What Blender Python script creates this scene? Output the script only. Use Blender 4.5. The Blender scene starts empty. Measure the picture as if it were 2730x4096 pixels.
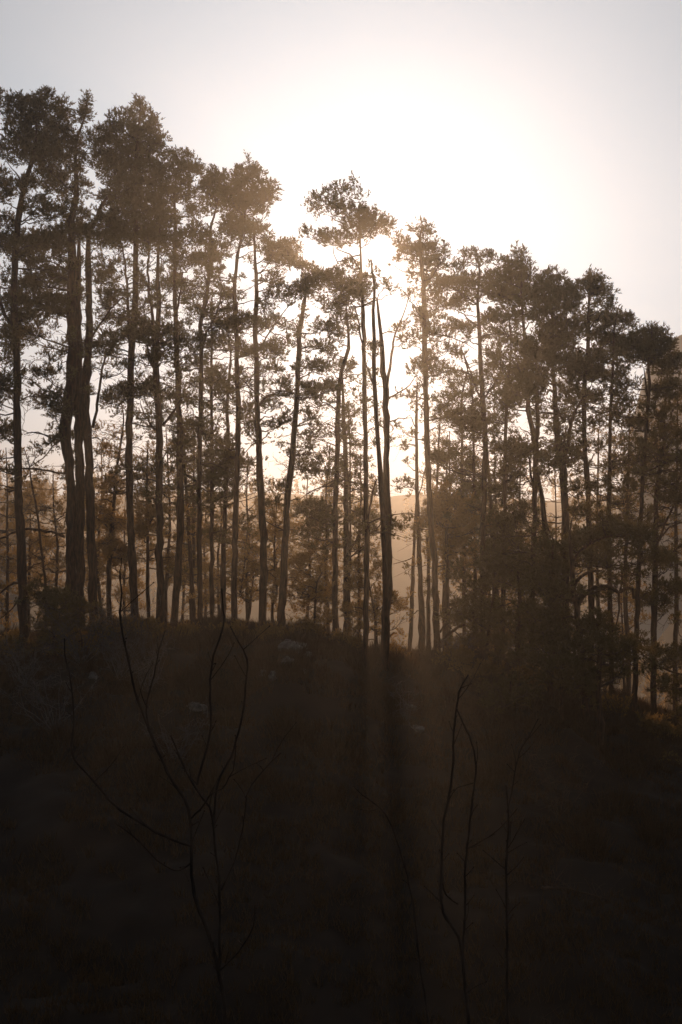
import bpy, math
import numpy as np

# ------------------------------------------------------------------ camera, sky, sun, exposure
sc = bpy.context.scene
F = 5626.0                 # focal length in pixels of the 2730 x 4096 frame
PITCH = math.atan((2303 - 2048) / F)
SUN_EL, SUN_AZ = math.radians(12.9), math.radians(1.25)
cam_d = bpy.data.cameras.new("camera")
cam_d.sensor_fit = 'VERTICAL'
cam_d.sensor_height = 36.0
cam_d.lens = 36.0 * F / 4096
cam_d.clip_start, cam_d.clip_end = 0.1, 3000
cam = bpy.data.objects.new("camera", cam_d)
sc.collection.objects.link(cam)
cam.location = (0, 0, 0)
cam.rotation_euler = (math.pi / 2 + PITCH, 0, 0)
sc.camera = cam

world = bpy.data.worlds.new("World")
sc.world = world
world.use_nodes = True
wn = world.node_tree.nodes
wl = world.node_tree.links
bg = wn["Background"]
sky = wn.new("ShaderNodeTexSky")
sky.sky_type = 'NISHITA'
sky.sun_disc = False
sky.sun_elevation = SUN_EL
sky.sun_rotation = SUN_AZ
sky.altitude = 0
sky.air_density = 1.0
sky.dust_density = 6.0
sky.ozone_density = 8.5
hs = wn.new("ShaderNodeHueSaturation")
hs.inputs["Saturation"].default_value = 0.42
hs.inputs["Value"].default_value = 1.6
wl.new(sky.outputs[0], hs.inputs["Color"])
gm = wn.new("ShaderNodeGamma")          # thin high haze evens the sky out
gm.inputs["Gamma"].default_value = 0.55
wl.new(hs.outputs[0], gm.inputs["Color"])
wl.new(gm.outputs[0], bg.inputs["Color"])
bg.inputs["Strength"].default_value = 0.15

sun_d = bpy.data.lights.new("sun", 'SUN')
sun_d.energy = 2.8
sun_d.angle = math.radians(0.53)
sun_d.color = (1.0, 0.62, 0.35)
sun = bpy.data.objects.new("sun", sun_d)
sc.collection.objects.link(sun)
sun.rotation_euler = (math.pi / 2 - SUN_EL, 0, math.pi - SUN_AZ)
sun.location = (10, 250, 60)

sc.view_settings.view_transform = 'Standard'
sc.view_settings.look = 'None'
sc.view_settings.gamma = 1.0
sc.view_settings.exposure = -0.55
sc.view_settings.use_curve_mapping = False
sc.cycles.use_denoising = True
sc.cycles.max_bounces = 5
sc.cycles.diffuse_bounces = 2
sc.cycles.glossy_bounces = 1
sc.cycles.transmission_bounces = 3
sc.cycles.volume_bounces = 0
HAZE_DENSITY, HAZE_G = 0.00095, 0.84

# ------------------------------------------------------------------ helpers
rng = np.random.default_rng(7)
COL = sc.collection
CP, SP = math.cos(PITCH), math.sin(PITCH)


def at(px, py, Y):
    """a point seen at pixel (px, py) of the 2730 x 4096 frame, Y metres ahead of the camera"""
    u, v = (px - 1365.0) / F, (2048.0 - py) / F
    dy, dz = CP - v * SP, SP + v * CP
    return np.array((u / dy * Y, Y, dz / dy * Y))


def tag(o, label, cat, group=None, kind=None):
    if label: o["label"] = label
    if cat: o["category"] = cat
    if group: o["group"] = group
    if kind: o["kind"] = kind
    return o


def mesh(name, V, Fc, mat, parent=None, smooth=False):
    """V (n,3) floats, Fc (m,3|4) ints"""
    V = np.asarray(V, dtype=np.float32); Fc = np.asarray(Fc, dtype=np.int32)
    me = bpy.data.meshes.new(name)
    k = Fc.shape[1]
    me.vertices.add(len(V)); me.vertices.foreach_set("co", V.ravel())
    me.loops.add(Fc.size); me.loops.foreach_set("vertex_index", Fc.ravel())
    me.polygons.add(len(Fc))
    me.polygons.foreach_set("loop_start", np.arange(0, Fc.size, k, dtype=np.int32))
    if smooth:
        me.polygons.foreach_set("use_smooth", np.ones(len(Fc), dtype=bool))
    me.materials.append(mat)
    me.update(calc_edges=True)
    o = bpy.data.objects.new(name, me)
    COL.objects.link(o)
    if parent is not None:
        o.parent = parent
        o.location = tuple(-c for c in parent.location)
    return o


def empty(name, loc):
    o = bpy.data.objects.new(name, None)
    o.empty_display_size = 0.3
    o.location = tuple(float(c) for c in loc)
    COL.objects.link(o)
    return o


def unit(a):
    return a / np.maximum(np.linalg.norm(a, axis=-1, keepdims=True), 1e-9)


def tubes(P, R, S):
    """many tubes at once: P (M,K,3), R (M,K) -> verts, quads"""
    M, K, _ = P.shape
    T = np.empty_like(P)
    T[:, 1:-1] = P[:, 2:] - P[:, :-2]
    T[:, 0] = P[:, 1] - P[:, 0]; T[:, -1] = P[:, -1] - P[:, -2]
    T = unit(T)
    main = unit(P[:, -1] - P[:, 0])
    ref = np.where(np.abs(main[:, 1:2]) < 0.8, np.array([[0.0, 1.0, 0.07]]), np.array([[1.0, 0.0, 0.07]]))[:, None, :]
    A = unit(np.cross(T, np.broadcast_to(ref, T.shape)))
    B = np.cross(T, A)
    th = np.linspace(0, 2 * np.pi, S, endpoint=False)
    V = P[:, :, None, :] + R[:, :, None, None] * (np.cos(th)[None, None, :, None] * A[:, :, None, :] + np.sin(th)[None, None, :, None] * B[:, :, None, :])
    m, k, s = np.meshgrid(np.arange(M), np.arange(K - 1), np.arange(S), indexing='ij')
    b = m * K * S
    i0 = b + k * S + s; i1 = b + k * S + (s + 1) % S
    Q = np.stack([i0, i1, i1 + S, i0 + S], -1).reshape(-1, 4)
    return V.reshape(-1, 3), Q


def join(parts):
    Vs, Qs, n = [], [], 0
    for V, Q in parts:
        Vs.append(V); Qs.append(Q + n); n += len(V)
    return np.concatenate(Vs), np.concatenate(Qs)


def spline(pts, step):
    """Catmull-Rom through pts, resampled about every step metres; returns points and 0..1 parameter by control index"""
    pts = np.asarray(pts, float)
    n = len(pts)
    P = np.vstack([2 * pts[0] - pts[1], pts, 2 * pts[-1] - pts[-2]])
    out, par = [], []
    for i in range(n - 1):
        p0, p1, p2, p3 = P[i:i + 4]
        m = max(2, int(np.linalg.norm(p2 - p1) / step))
        t = np.linspace(0, 1, m, endpoint=(i == n - 2))[:, None]
        out.append(0.5 * ((2 * p1) + (p2 - p0) * t + (2 * p0 - 5 * p1 + 4 * p2 - p3) * t ** 2 + (3 * p1 - p0 - 3 * p2 + p3) * t ** 3))
        par.append((i + t[:, 0]) / (n - 1))
    return np.concatenate(out), np.concatenate(par)


def bez(p0, p1, p2, K):
    t = np.linspace(0, 1, K)[None, :, None]
    return (1 - t) ** 2 * p0[:, None] + 2 * t * (1 - t) * p1[:, None] + t * t * p2[:, None]


def vnoise(x, y, seed):
    """smooth value noise in the plane, about -1..1"""
    r = np.random.default_rng(seed).uniform(-1, 1, (128, 128))
    xi, yi = np.floor(x).astype(int), np.floor(y).astype(int)
    fx, fy = x - xi, y - yi
    fx, fy = fx * fx * (3 - 2 * fx), fy * fy * (3 - 2 * fy)
    g = lambda a, b: r[a % 128, b % 128]
    return (g(xi, yi) * (1 - fx) + g(xi + 1, yi) * fx) * (1 - fy) + (g(xi, yi + 1) * (1 - fx) + g(xi + 1, yi + 1) * fx) * fy


# ------------------------------------------------------------------ materials
def new_mat(name):
    m = bpy.data.materials.new(name); m.use_nodes = True
    nt = m.node_tree
    return m, nt, nt.nodes["Principled BSDF"], nt.nodes["Material Output"]


def noise_mat(name, c1, c2, scale, rough=0.9, detail=4, stretch=(1, 1, 1), c3=None, bump=0.0, spec=0.2):
    m, nt, p, out = new_mat(name)
    tc = nt.nodes.new("ShaderNodeTexCoord")
    mp = nt.nodes.new("ShaderNodeMapping"); mp.inputs["Scale"].default_value = stretch
    nz = nt.nodes.new("ShaderNodeTexNoise"); nz.inputs["Scale"].default_value = scale; nz.inputs["Detail"].default_value = detail
    cr = nt.nodes.new("ShaderNodeValToRGB")
    cr.color_ramp.elements[0].position = 0.35; cr.color_ramp.elements[0].color = (*c1, 1)
    cr.color_ramp.elements[1].position = 0.65; cr.color_ramp.elements[1].color = (*c2, 1)
    if c3:
        e = cr.color_ramp.elements.new(0.8); e.color = (*c3, 1)
    nt.links.new(tc.outputs["Object"], mp.inputs[0]); nt.links.new(mp.outputs[0], nz.inputs["Vector"])
    nt.links.new(nz.outputs["Fac"], cr.inputs[0]); nt.links.new(cr.outputs[0], p.inputs["Base Color"])
    p.inputs["Roughness"].default_value = rough
    p.inputs["Specular IOR Level"].default_value = spec
    if bump:
        b = nt.nodes.new("ShaderNodeBump"); b.inputs["Strength"].default_value = bump; b.inputs["Distance"].default_value = 0.05
        nt.links.new(nz.outputs["Fac"], b.inputs["Height"]); nt.links.new(b.outputs[0], p.inputs["Normal"])
    return m


def leaf_mat(name, c1, c2, trans, tmix=0.45):
    m = noise_mat(name, c1, c2, 1.7, rough=0.6)
    nt = m.node_tree; p = nt.nodes["Principled BSDF"]; out = nt.nodes["Material Output"]
    tr = nt.nodes.new("ShaderNodeBsdfTranslucent"); tr.inputs["Color"].default_value = (*trans, 1)
    mx = nt.nodes.new("ShaderNodeMixShader"); mx.inputs[0].default_value = tmix
    nt.links.new(p.outputs[0], mx.inputs[1]); nt.links.new(tr.outputs[0], mx.inputs[2])
    nt.links.new(mx.outputs[0], out.inputs["Surface"])
    return m


BARK = noise_mat("pine_bark", (0.035, 0.02, 0.012), (0.12, 0.06, 0.03), 5.0, stretch=(3, 3, 0.6), bump=0.8)
TWIG = noise_mat("pine_twig", (0.05, 0.035, 0.025), (0.11, 0.07, 0.045), 3.0)
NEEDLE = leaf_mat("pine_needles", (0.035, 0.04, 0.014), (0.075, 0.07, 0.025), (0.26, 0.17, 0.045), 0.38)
NEEDLE_BACKLIT = leaf_mat("pine_needles_backlit", (0.06, 0.05, 0.018), (0.12, 0.09, 0.03), (0.42, 0.25, 0.07), 0.62)  # lit copy of the needles: golden backlight put into colour and translucency
GREYTWIG = noise_mat("bare_twig_bark", (0.07, 0.06, 0.055), (0.16, 0.14, 0.125), 6.0)
SAPLING = noise_mat("sapling_bark", (0.012, 0.008, 0.006), (0.055, 0.038, 0.026), 14.0, rough=0.8, stretch=(1, 1, 0.4), spec=0.15)
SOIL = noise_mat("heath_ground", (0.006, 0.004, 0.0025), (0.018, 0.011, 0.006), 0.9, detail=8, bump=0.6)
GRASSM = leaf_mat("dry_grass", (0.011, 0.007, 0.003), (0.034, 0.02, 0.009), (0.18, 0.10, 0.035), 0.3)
HILLM = noise_mat("hazed_hillside", (0.28, 0.24, 0.19), (0.42, 0.37, 0.30), 0.08, detail=8, bump=0.3)  # lightened base colour carries the mountain's fading into distance haze
ROCKM = noise_mat("lichen_rock", (0.07, 0.06, 0.05), (0.2, 0.19, 0.17), 6.0, detail=8, c3=(0.7, 0.69, 0.66), bump=0.8)

# ------------------------------------------------------------------ the ground
CREST = np.array([(-2500, 2600), (0, 2585), (100, 2565), (250, 2540), (500, 2532), (800, 2522), (1000, 2530), (1200, 2536), (1350, 2560), (1480, 2615),
                  (1600, 2625), (1750, 2650), (1900, 2665), (2100, 2705), (2300, 2775), (2450, 2810), (2600, 2865), (2730, 2895), (3600, 3000)], float)


def smax(a, b, k):
    h = np.clip(0.5 + 0.5 * (a - b) / k, 0, 1)
    return b * (1 - h) + a * h + k * h * (1 - h)


def ground(x, y):
    x = np.asarray(x, float); y = np.asarray(y, float)
    yc = np.interp(1365 + x / 55.0 * F, CREST[:, 0], CREST[:, 1])
    zc = (2303 - yc) / F * 55.0
    d = y - 55.0
    ridge = np.where(d < 0, zc - 0.30 * (np.sqrt(d * d + 4.0) - 2.0), zc - 0.13 * (np.sqrt(d * d + 16.0) - 4.0))
    bank = np.where(y > 1.5, -1.7 - 0.5 * (np.sqrt((y - 1.5) ** 2 + 1) - 1), -1.7 + 0.02 * (1.5 - y))
    z = smax(ridge, bank, 1.0)
    near_hill = -8.5 + 0.215 * (np.sqrt((y - 98) ** 2 + 100) - 10) - 0.17 * (np.sqrt(np.maximum(y - 180, 0) ** 2 + 100) - 10) + 2.0
    far_hill = -14 + 0.30 * (np.sqrt(np.maximum(y - 205, 0) ** 2 + 400) - 20) - 0.29 * (np.sqrt(np.maximum(y - 328, 0) ** 2 + 64) - 8)
    k = np.clip((760 - (1365 + x / np.maximum(y, 60) * F)) / 700, 0, 1); k = k * k * (3 - 2 * k)
    hill = near_hill * k + far_hill * (1 - k) + (1.4 * vnoise(x / 23 + 9, y / 23, 3) + .5 * vnoise(x / 7, y / 7, 4)) * np.clip((y - 100) / 40, 0, 1)
    w = np.clip((y - 80) / 22, 0, 1); w = w * w * (3 - 2 * w)
    z = z * (1 - w) + hill * w
    near = np.clip((y - 16) / 8, 0, 1) * (1 - w)
    z = z + near * (0.30 * vnoise(x / 1.9, y / 2.1, 1) + 0.12 * vnoise(x / 0.7, y / 0.7, 2) + 0.05 * vnoise(x / 0.3, y / 0.3, 12))
    return z


def axis_coords(segs):
    out = [np.arange(a, b, s) for a, b, s in segs]
    return np.concatenate(out + [np.array([segs[-1][1]])])


gx = axis_coords([(-240, -60, 9), (-60, -20, 2), (-20, 20, 0.25), (20, 60, 2), (60, 240, 9)])
gy = axis_coords([(-40, 0, 2.5), (0, 14, 0.25), (14, 26, 0.6), (26, 64, 0.25), (64, 110, 1.2), (110, 395, 4)])
GX, GY = np.meshgrid(gx, gy, indexing='ij')
GZ = ground(GX, GY)
ni, nj = GX.shape
ii, jj = np.meshgrid(np.arange(ni - 1), np.arange(nj - 1), indexing='ij')
b0 = (ii * nj + jj).ravel()
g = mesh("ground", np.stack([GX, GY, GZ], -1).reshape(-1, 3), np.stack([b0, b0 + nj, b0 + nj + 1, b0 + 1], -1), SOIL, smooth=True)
tag(g, "dark heath ridge falling towards the viewer and rising to a misty hillside behind", "ground", kind="structure")

# mountain shoulder at the right, scaled about the camera to stand nearer
mx = np.concatenate([np.linspace(36, 56, 30), np.linspace(58, 210, 30)]) * 0.7317; my = np.linspace(133, 165, 14)
MX, MY = np.meshgrid(mx, my, indexing='ij')
crest = 0.7317 * np.interp(mx / 0.7317, [0, 37, 40, 42.5, 45, 47.8, 49.7, 52, 60, 200], [-15, -12, 4, 22, 31.5, 34.9, 36.0, 36.6, 37, 35])[:, None]
prof = np.clip(1 - np.abs(MY - 150) / 20, 0, 1) ** 0.9
MZ = crest * prof + vnoise(MX / 6, MY / 6, 11) * 0.4 * prof - 9 * (1 - prof)
b0 = (np.arange(59)[:, None] * 14 + np.arange(13)[None, :]).ravel()
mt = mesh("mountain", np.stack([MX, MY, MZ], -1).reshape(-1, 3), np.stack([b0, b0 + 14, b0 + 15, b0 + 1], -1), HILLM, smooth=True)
tag(mt, "pale scaled down mountain shoulder fading into the haze at the right edge", "mountain", kind="structure")


# ------------------------------------------------------------------ foliage and branch generators
def needles(C, Ax, size, per):
    """shoots of needles: C (n,3) bases, Ax (n,3) axes, size (n,), per needles each -> tris"""
    n = len(C)
    C = np.repeat(C, per, 0); A = np.repeat(Ax, per, 0); s = np.repeat(size, per)[:, None]
    t = rng.uniform(0.05, 1, (len(C), 1))
    B = C + A * t * 1.9 * s
    rad = unit(np.cross(A, rng.normal(size=A.shape)))
    d = unit(A * rng.uniform(0.5, 1.3, (len(C), 1)) + rad * 0.7)
    side = unit(np.cross(d, rng.normal(size=A.shape)))
    w = s * rng.uniform(0.125, 0.21, (len(C), 1))
    V = np.stack([B - side * w, B + side * w, B + d * s * rng.uniform(0.75, 1.25, (len(C), 1))], 1)
    return V.reshape(-1, 3)


def pad_foliage(c, r, dens, size=0.10, per=8, upright=0.5):
    """a clump of tufts inside an ellipsoid; returns triangles and tuft centres"""
    area = math.pi * r[0] * r[2]
    K = max(3, int(area * 80 * dens / (size / 0.10) ** 1.4 + rng.uniform(0, 2)))
    q = unit(rng.normal(size=(K, 3))) * rng.uniform(0.12, 1.1, (K, 1)) ** 0.5
    tc = c + q * r * np.array([1, 1, 0.9])
    tc[:, 2] += 0.06 * rng.normal(size=K)
    m = 4
    P = np.repeat(tc, m, 0)
    out = np.repeat(unit(q * np.array([0.8, 0.8, 0.4])), m, 0)
    ax = unit(0.8 * unit(rng.normal(size=P.shape) * np.array([1, 1, .6])) + 0.5 * out + np.array([0, 0, upright]))
    P = P + ax * rng.uniform(0, 0.9, (len(P), 1)) * size
    s = size * rng.uniform(0.75, 1.25, len(P))
    top = tc[q[:, 2] > 0.15]
    T = needles(P, ax, s, per)
    if len(top):
        top = top + rng.normal(size=top.shape) * 0.05
        up = unit(np.array([0, 0, 1.0]) + rng.normal(size=top.shape) * 0.28)
        T = np.concatenate([T, needles(top, up, size * rng.uniform(1.0, 1.6, len(top)), per + 3)])
    return T, tc


def build_tree(name, label, Y, stems, pads, limbs=(), dead=8, dens=1.0, group=None, cat="tree", leaf=None, size=0.10, per=8,
               step=0.35, dead_range=(0.3, 0.85), spread=0.8, root=True, deadlen=1.3):
    """stems/limbs: (pixel points from the base up, (first width px, ..., last width px)); pads: (x, y, rx, ry[, density]) px"""
    m = Y / F
    leaf = leaf or NEEDLE
    parts, skel, skr = [], [], []
    base = None
    for i, (pts, ws) in enumerate(stems):
        P = np.array([at(x, y, Y) for x, y in pts])
        if len(pts) > 2:
            P[:, 1] += np.linspace(0, rng.normal() * 0.5, len(P))
        W = np.interp(np.linspace(0, 1, len(pts)), np.linspace(0, 1, len(ws)), ws) * m * 0.36
        if i == 0 or pts[0][1] > 2300:
            gz = float(ground(P[0, 0], P[0, 1]))
            if P[0, 2] > gz - 0.3:
                P = np.vstack([[P[0, 0], P[0, 1], gz - 0.35], P]); W = np.concatenate([[W[0] * 1.15], W])
            if base is None:
                base = np.array([P[0, 0], P[0, 1], gz])
        S, par = spline(P, step)
        Rr = np.interp(par, np.linspace(0, 1, len(W)), W)
        Rr = Rr * (1 + 0.07 * rng.normal(size=len(S)))
        S = S + rng.normal(size=S.shape) * np.minimum(0.02, Rr * 0.15)[:, None]
        parts.append(tubes(S[None], Rr[None], 10))
        skel.append(S); skr.append(Rr)
    o = empty(name, base)
    tag(o, label, cat, group)
    V, Q = join(parts)
    mesh("trunk", V, Q, BARK, o, True)
    for pts, ws in limbs:
        P = np.array([at(x, y, Y) for x, y in pts])
        j = rng.normal() * 0.5
        P[:, 1] += np.linspace(0, j, len(P))
        W = np.interp(np.linspace(0, 1, len(pts)), np.linspace(0, 1, len(ws)), ws) * m * 0.36
        S, par = spline(P, 0.2)
        S = S + rng.normal(size=S.shape) * 0.015
        Rr = np.interp(par, np.linspace(0, 1, len(W)), W) * (1 + 0.08 * rng.normal(size=len(S)))
        V, Q = tubes(S[None], Rr[None], 7)
        mesh("limb", V, Q, BARK, o, True)
        skel.append(S); skr.append(Rr)
    SK = np.concatenate(skel); SR = np.concatenate(skr)
    tri, big, twg = [], [], []        # foliage triangles, branches, twigs
    for pd in pads:
        x, y, rx, ry = pd[:4]; dn = (pd[4] if len(pd) > 4 else 1.0) * dens
        off = rng.normal() * spread
        c = at(x, y, Y + off)
        r = np.array([rx * m, 0.7 * rx * m, ry * m])
        T, tc = pad_foliage(c, r, dn, size, per)
        tri.append(T)
        # a branch from the stem into the pad
        dx = np.hypot(SK[:, 0] - c[0], SK[:, 1] - c[1])
        cost = dx + 0.8 * np.abs((c[2] - SK[:, 2]) - (0.1 + 0.3 * dx)) + np.where(SK[:, 2] > c[2] + 0.2, 0.6, 0)
        k = int(np.argmin(cost))
        a = SK[k]
        L = np.linalg.norm(c - a)
        end = c + np.array([np.sign(c[0] - a[0]) * r[0] * 0.4, 0, 0])
        mid = (a + c) / 2 + np.array([0, 0, -0.12 * L]) + rng.normal(size=3) * 0.1 * L
        r0 = min(SR[k] * 0.6, 0.012 + 0.018 * L)
        big.append((a, mid, end, r0, 0.008))
        nt = min(len(tc), 4 + int(len(tc) * 0.22))
        bz = bez(a[None], mid[None], end[None], 9)[0]
        for q in tc[rng.permutation(len(tc))[:nt]]:
            s0 = bz[min(8, max(3, int(np.argmin(np.linalg.norm(bz - q, axis=1))) - rng.integers(0, 3)))]
            twg.append((s0, (s0 + q) / 2 + rng.normal(size=3) * 0.07, q, 0.011, 0.005))
    # bare and dying side branches on the lower stem
    zb = SK[:, 2].min(); zt = SK[:, 2].max()
    cand = np.where((SK[:, 2] > zb + dead_range[0] * (zt - zb)) & (SK[:, 2] < zb + dead_range[1] * (zt - zb)))[0]
    for _ in range(int(dead * 2.1) if len(cand) else 0):
        k = int(rng.choice(cand)); a = SK[k]
        an = rng.uniform(0, 2 * np.pi)
        L = deadlen * rng.uniform(0.35, 1.5)
        d = np.array([np.cos(an), 0.6 * np.sin(an), 0]) * L
        e = a + d + np.array([0, 0, rng.uniform(-0.3, 0.45) * L])
        mid = a + 0.5 * d + np.array([0, 0, rng.uniform(-0.1, 0.35) * L]) + rng.normal(size=3) * 0.08 * L
        big.append((a, mid, e, 0.012 + 0.012 * L, 0.006))
        bz = bez(a[None], mid[None], e[None], 9)[0]
        for _ in range(rng.integers(5, 11)):
            s0 = bz[rng.integers(2, 9)]
            q = s0 + (d / L * rng.uniform(0.1, 0.5) + rng.normal(size=3) * 0.22) * min(L, 1.2)
            twg.append((s0, (s0 + q) / 2 + rng.normal(size=3) * 0.05, q, 0.009, 0.004))
            if rng.random() < 0.45:
                q2 = q + rng.normal(size=3) * 0.18
                twg.append((q, (q + q2) / 2 + rng.normal(size=3) * 0.03, q2, 0.007, 0.004))
            if rng.random() < 0.28 and len(pads):
                tri.append(pad_foliage(q, np.array([0.16, 0.14, 0.07]), 0.9 * dens, size, per)[0])
    bp = []
    if big:
        p0, p1, p2 = (np.array([b[i] for b in big]) for i in range(3))
        P = bez(p0, p1, p2, 9); P[:, 1:-1] += rng.normal(size=P[:, 1:-1].shape) * 0.035
        r0 = np.array([b[3] for b in big])[:, None]; r1 = np.array([b[4] for b in big])[:, None]
        t = np.linspace(0, 1, 9)[None]
        bp.append(tubes(P, r0 + (r1 - r0) * t ** 0.8, 4))
    if twg:
        p0, p1, p2 = (np.array([b[i] for b in twg]) for i in range(3))
        P = bez(p0, p1, p2, 5); P[:, 1:-1] += rng.normal(size=P[:, 1:-1].shape) * 0.018
        r0 = np.array([b[3] for b in twg])[:, None]; r1 = np.array([b[4] for b in twg])[:, None]
        bp.append(tubes(P, r0 + (r1 - r0) * np.linspace(0, 1, 5)[None], 3))
    if bp:
        V, Q = join(bp)
        mesh("branches", V, Q, TWIG, o)["kind"] = "stuff"
    if tri:
        V = np.concatenate(tri)
        mesh("crown", V, np.arange(len(V)).reshape(-1, 3), leaf, o)["kind"] = "stuff"
    return o

# ------------------------------------------------------------------ the pines of the ridge, from left to right
LOW = "low spreading pines filling in below the tall trunks"
RIDGE = "tall pines standing along the ridge"


def pine(label, Y, stems, pads, **k):
    k.setdefault("group", RIDGE)
    k.setdefault("dens", 1.0 if 1330 < stems[0][0][-1][0] < 1750 else (0.85 if k.get("group") == LOW else 1.25))
    return build_tree("pine_tree", label, Y, stems, pads, **k)


pine("tall pine with a bare leaning trunk nearest the left edge", 52,
     [([(98, 2570), (95, 2450), (88, 2250), (80, 2050), (73, 1900), (70, 1650), (67, 1400), (57, 1200), (63, 1000), (72, 890), (88, 790), (107, 705), (128, 650), (142, 580), (150, 480)], (58, 52, 46, 40, 36, 26, 10))],
     [(65, 415, 40, 35), (185, 398, 40, 32), (140, 415, 40, 35, .7), (100, 465, 85, 55), (165, 450, 55, 45), (75, 540, 65, 60), (150, 585, 90, 60), (125, 630, 90, 45),
      (75, 750, 55, 32), (120, 740, 40, 20), (10, 620, 40, 40, .7), (15, 775, 35, 50), (10, 710, 30, 30, .7), (150, 830, 65, 40), (210, 862, 50, 32), (20, 895, 45, 35), (15, 975, 50, 48),
      (60, 1230, 60, 55), (40, 1360, 50, 40), (40, 1425, 40, 40), (30, 1540, 45, 40), (25, 1580, 40, 35), (30, 1740, 45, 40), (5, 430, 12, 60, .7)],
     limbs=[([(62, 1320), (40, 1290), (20, 1240), (2, 1190), (-30, 1130)], (24, 16)), ([(84, 2330), (40, 2340), (-20, 2390)], (14, 10)), ([(80, 2400), (30, 2450), (-20, 2480)], (9, 5)), ([(92, 2300), (130, 2260), (170, 2245)], (9, 5))], dead=16)

pine("broad pine with three stems rising from one base left of centre", 56,
     [([(285, 2420), (285, 2050), (278, 1850), (262, 1740), (275, 1600), (290, 1450), (285, 1200), (288, 1050), (286, 880), (298, 810), (304, 740), (298, 640), (302, 560), (320, 505), (338, 450), (344, 385)], (58, 56, 66, 54, 38, 24, 13, 5)),
      ([(322, 2420), (320, 2050), (315, 1750), (312, 1500), (308, 1200), (308, 1050), (310, 950)], (52, 52, 50, 34, 16)),
      ([(374, 2420), (362, 2050), (352, 1800), (345, 1600), (352, 1350), (355, 1200), (350, 1050), (352, 930), (380, 875), (400, 815), (425, 780)], (52, 48, 38, 28, 13))],
     [(345, 400, 18, 35, .8), (300, 700, 45, 32, .9), (330, 760, 45, 28, .8), (270, 820, 50, 30, .8), (320, 870, 50, 28, .7), (320, 470, 32, 40, .7), (345, 445, 25, 38, .7), (250, 435, 32, 42), (240, 490, 45, 50), (220, 545, 70, 55), (265, 600, 75, 48), (200, 640, 80, 48), (300, 640, 45, 40, .7),
      (190, 720, 60, 48), (240, 745, 50, 52), (355, 570, 30, 35, .6), (150, 960, 110, 36), (220, 960, 80, 45), (300, 922, 60, 36), (180, 1012, 110, 42), (80, 1000, 80, 45),
      (240, 1100, 60, 45), (140, 1080, 60, 45, .8), (190, 1140, 90, 42), (100, 1170, 70, 50), (170, 1230, 110, 50), (230, 1222, 50, 45), (100, 1300, 80, 40), (100, 1350, 70, 32),
      (200, 1495, 100, 20, .8), (120, 1500, 60, 18, .7), (210, 1615, 60, 36), (235, 1655, 55, 30, .8), (205, 1425, 60, 15, .5), (215, 1780, 40, 18, .8), (100, 1600, 60, 18, .6),
      (430, 1365, 60, 26), (410, 1400, 60, 24), (500, 1345, 60, 20), (400, 880, 40, 28, .7), (330, 935, 50, 32), (400, 960, 60, 30), (430, 900, 50, 30, .7), (330, 1060, 40, 25, .6), (420, 1200, 50, 25, .7), (430, 1060, 60, 25, .6)],
     limbs=[([(372, 1710), (400, 1600), (415, 1520), (440, 1430)], (18, 11)), ([(365, 1350), (400, 1290), (440, 1230), (480, 1180)], (15, 6)), ([(265, 1895), (200, 1886), (130, 1875), (60, 1880), (-20, 1878)], (13, 8)),
            ([(262, 2150), (210, 2128), (150, 2120), (100, 2118), (55, 2135), (-20, 2170)], (17, 10)), ([(250, 1750), (190, 1740), (120, 1725), (80, 1732)], (9, 4)), ([(345, 1388), (430, 1378), (520, 1345)], (12, 6)), ([(250, 1745), (210, 1790), (160, 1850), (120, 1870)], (8, 4))], dead=22)

pine("pine with the big rounded crown in the left group", 57,
     [([(545, 2560), (532, 2250), (520, 2000), (520, 1700), (526, 1450), (540, 1250), (544, 1100), (545, 950), (540, 800), (545, 650), (555, 520), (562, 415)], (46, 40, 36, 30, 22, 6))],
     [(560, 435, 25, 42), (520, 475, 40, 40), (588, 485, 30, 45, .8), (615, 505, 28, 38, .7), (460, 490, 28, 40, .8), (500, 540, 70, 48), (570, 560, 70, 55), (605, 600, 40, 45), (650, 565, 24, 16, .6), (625, 595, 40, 18, .6),
      (400, 540, 40, 36), (440, 600, 65, 55), (520, 640, 90, 60), (580, 680, 75, 55), (470, 690, 75, 55), (420, 650, 55, 45), (500, 760, 80, 55), (580, 760, 70, 55), (450, 805, 65, 36), (520, 830, 85, 45), (600, 830, 60, 36),
      (480, 880, 80, 36), (560, 900, 80, 36), (540, 940, 105, 30), (445, 930, 55, 34), (620, 952, 65, 30), (480, 968, 70, 28), (430, 1130, 50, 34, .7), (380, 1110, 40, 26, .7), (460, 1185, 60, 24, .7), (480, 1290, 70, 24, .7), (560, 1312, 60, 20, .7)],
     limbs=[([(524, 1430), (515, 1250), (508, 1100), (492, 980)], (18, 9))], dead=22)

pine("pine with a thick dark trunk forking below the crown beside the round crowned pine", 56,
     [([(645, 2560), (641, 2250), (637, 1900), (638, 1700), (628, 1550), (622, 1420), (634, 1250), (630, 1080), (634, 980), (640, 880)], (46, 40, 38, 34, 18, 8))],
     [(640, 900, 60, 32), (682, 980, 60, 30), (620, 1010, 50, 20, .6), (600, 1340, 50, 26), (645, 1330, 50, 26), (560, 1560, 105, 24), (480, 1588, 65, 30), (440, 1610, 40, 24), (600, 1560, 50, 22), (700, 1340, 50, 18, .7), (660, 880, 60, 40), (600, 960, 60, 26)],
     limbs=[([(622, 1425), (607, 1250), (592, 1130), (590, 1030), (594, 960)], (20, 9)), ([(652, 1705), (675, 1672), (700, 1635), (725, 1590)], (18, 9)), ([(622, 1720), (600, 1690), (575, 1650), (555, 1610)], (14, 6)), ([(612, 1470), (596, 1430), (588, 1380)], (14, 9))], dead=24)

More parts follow.
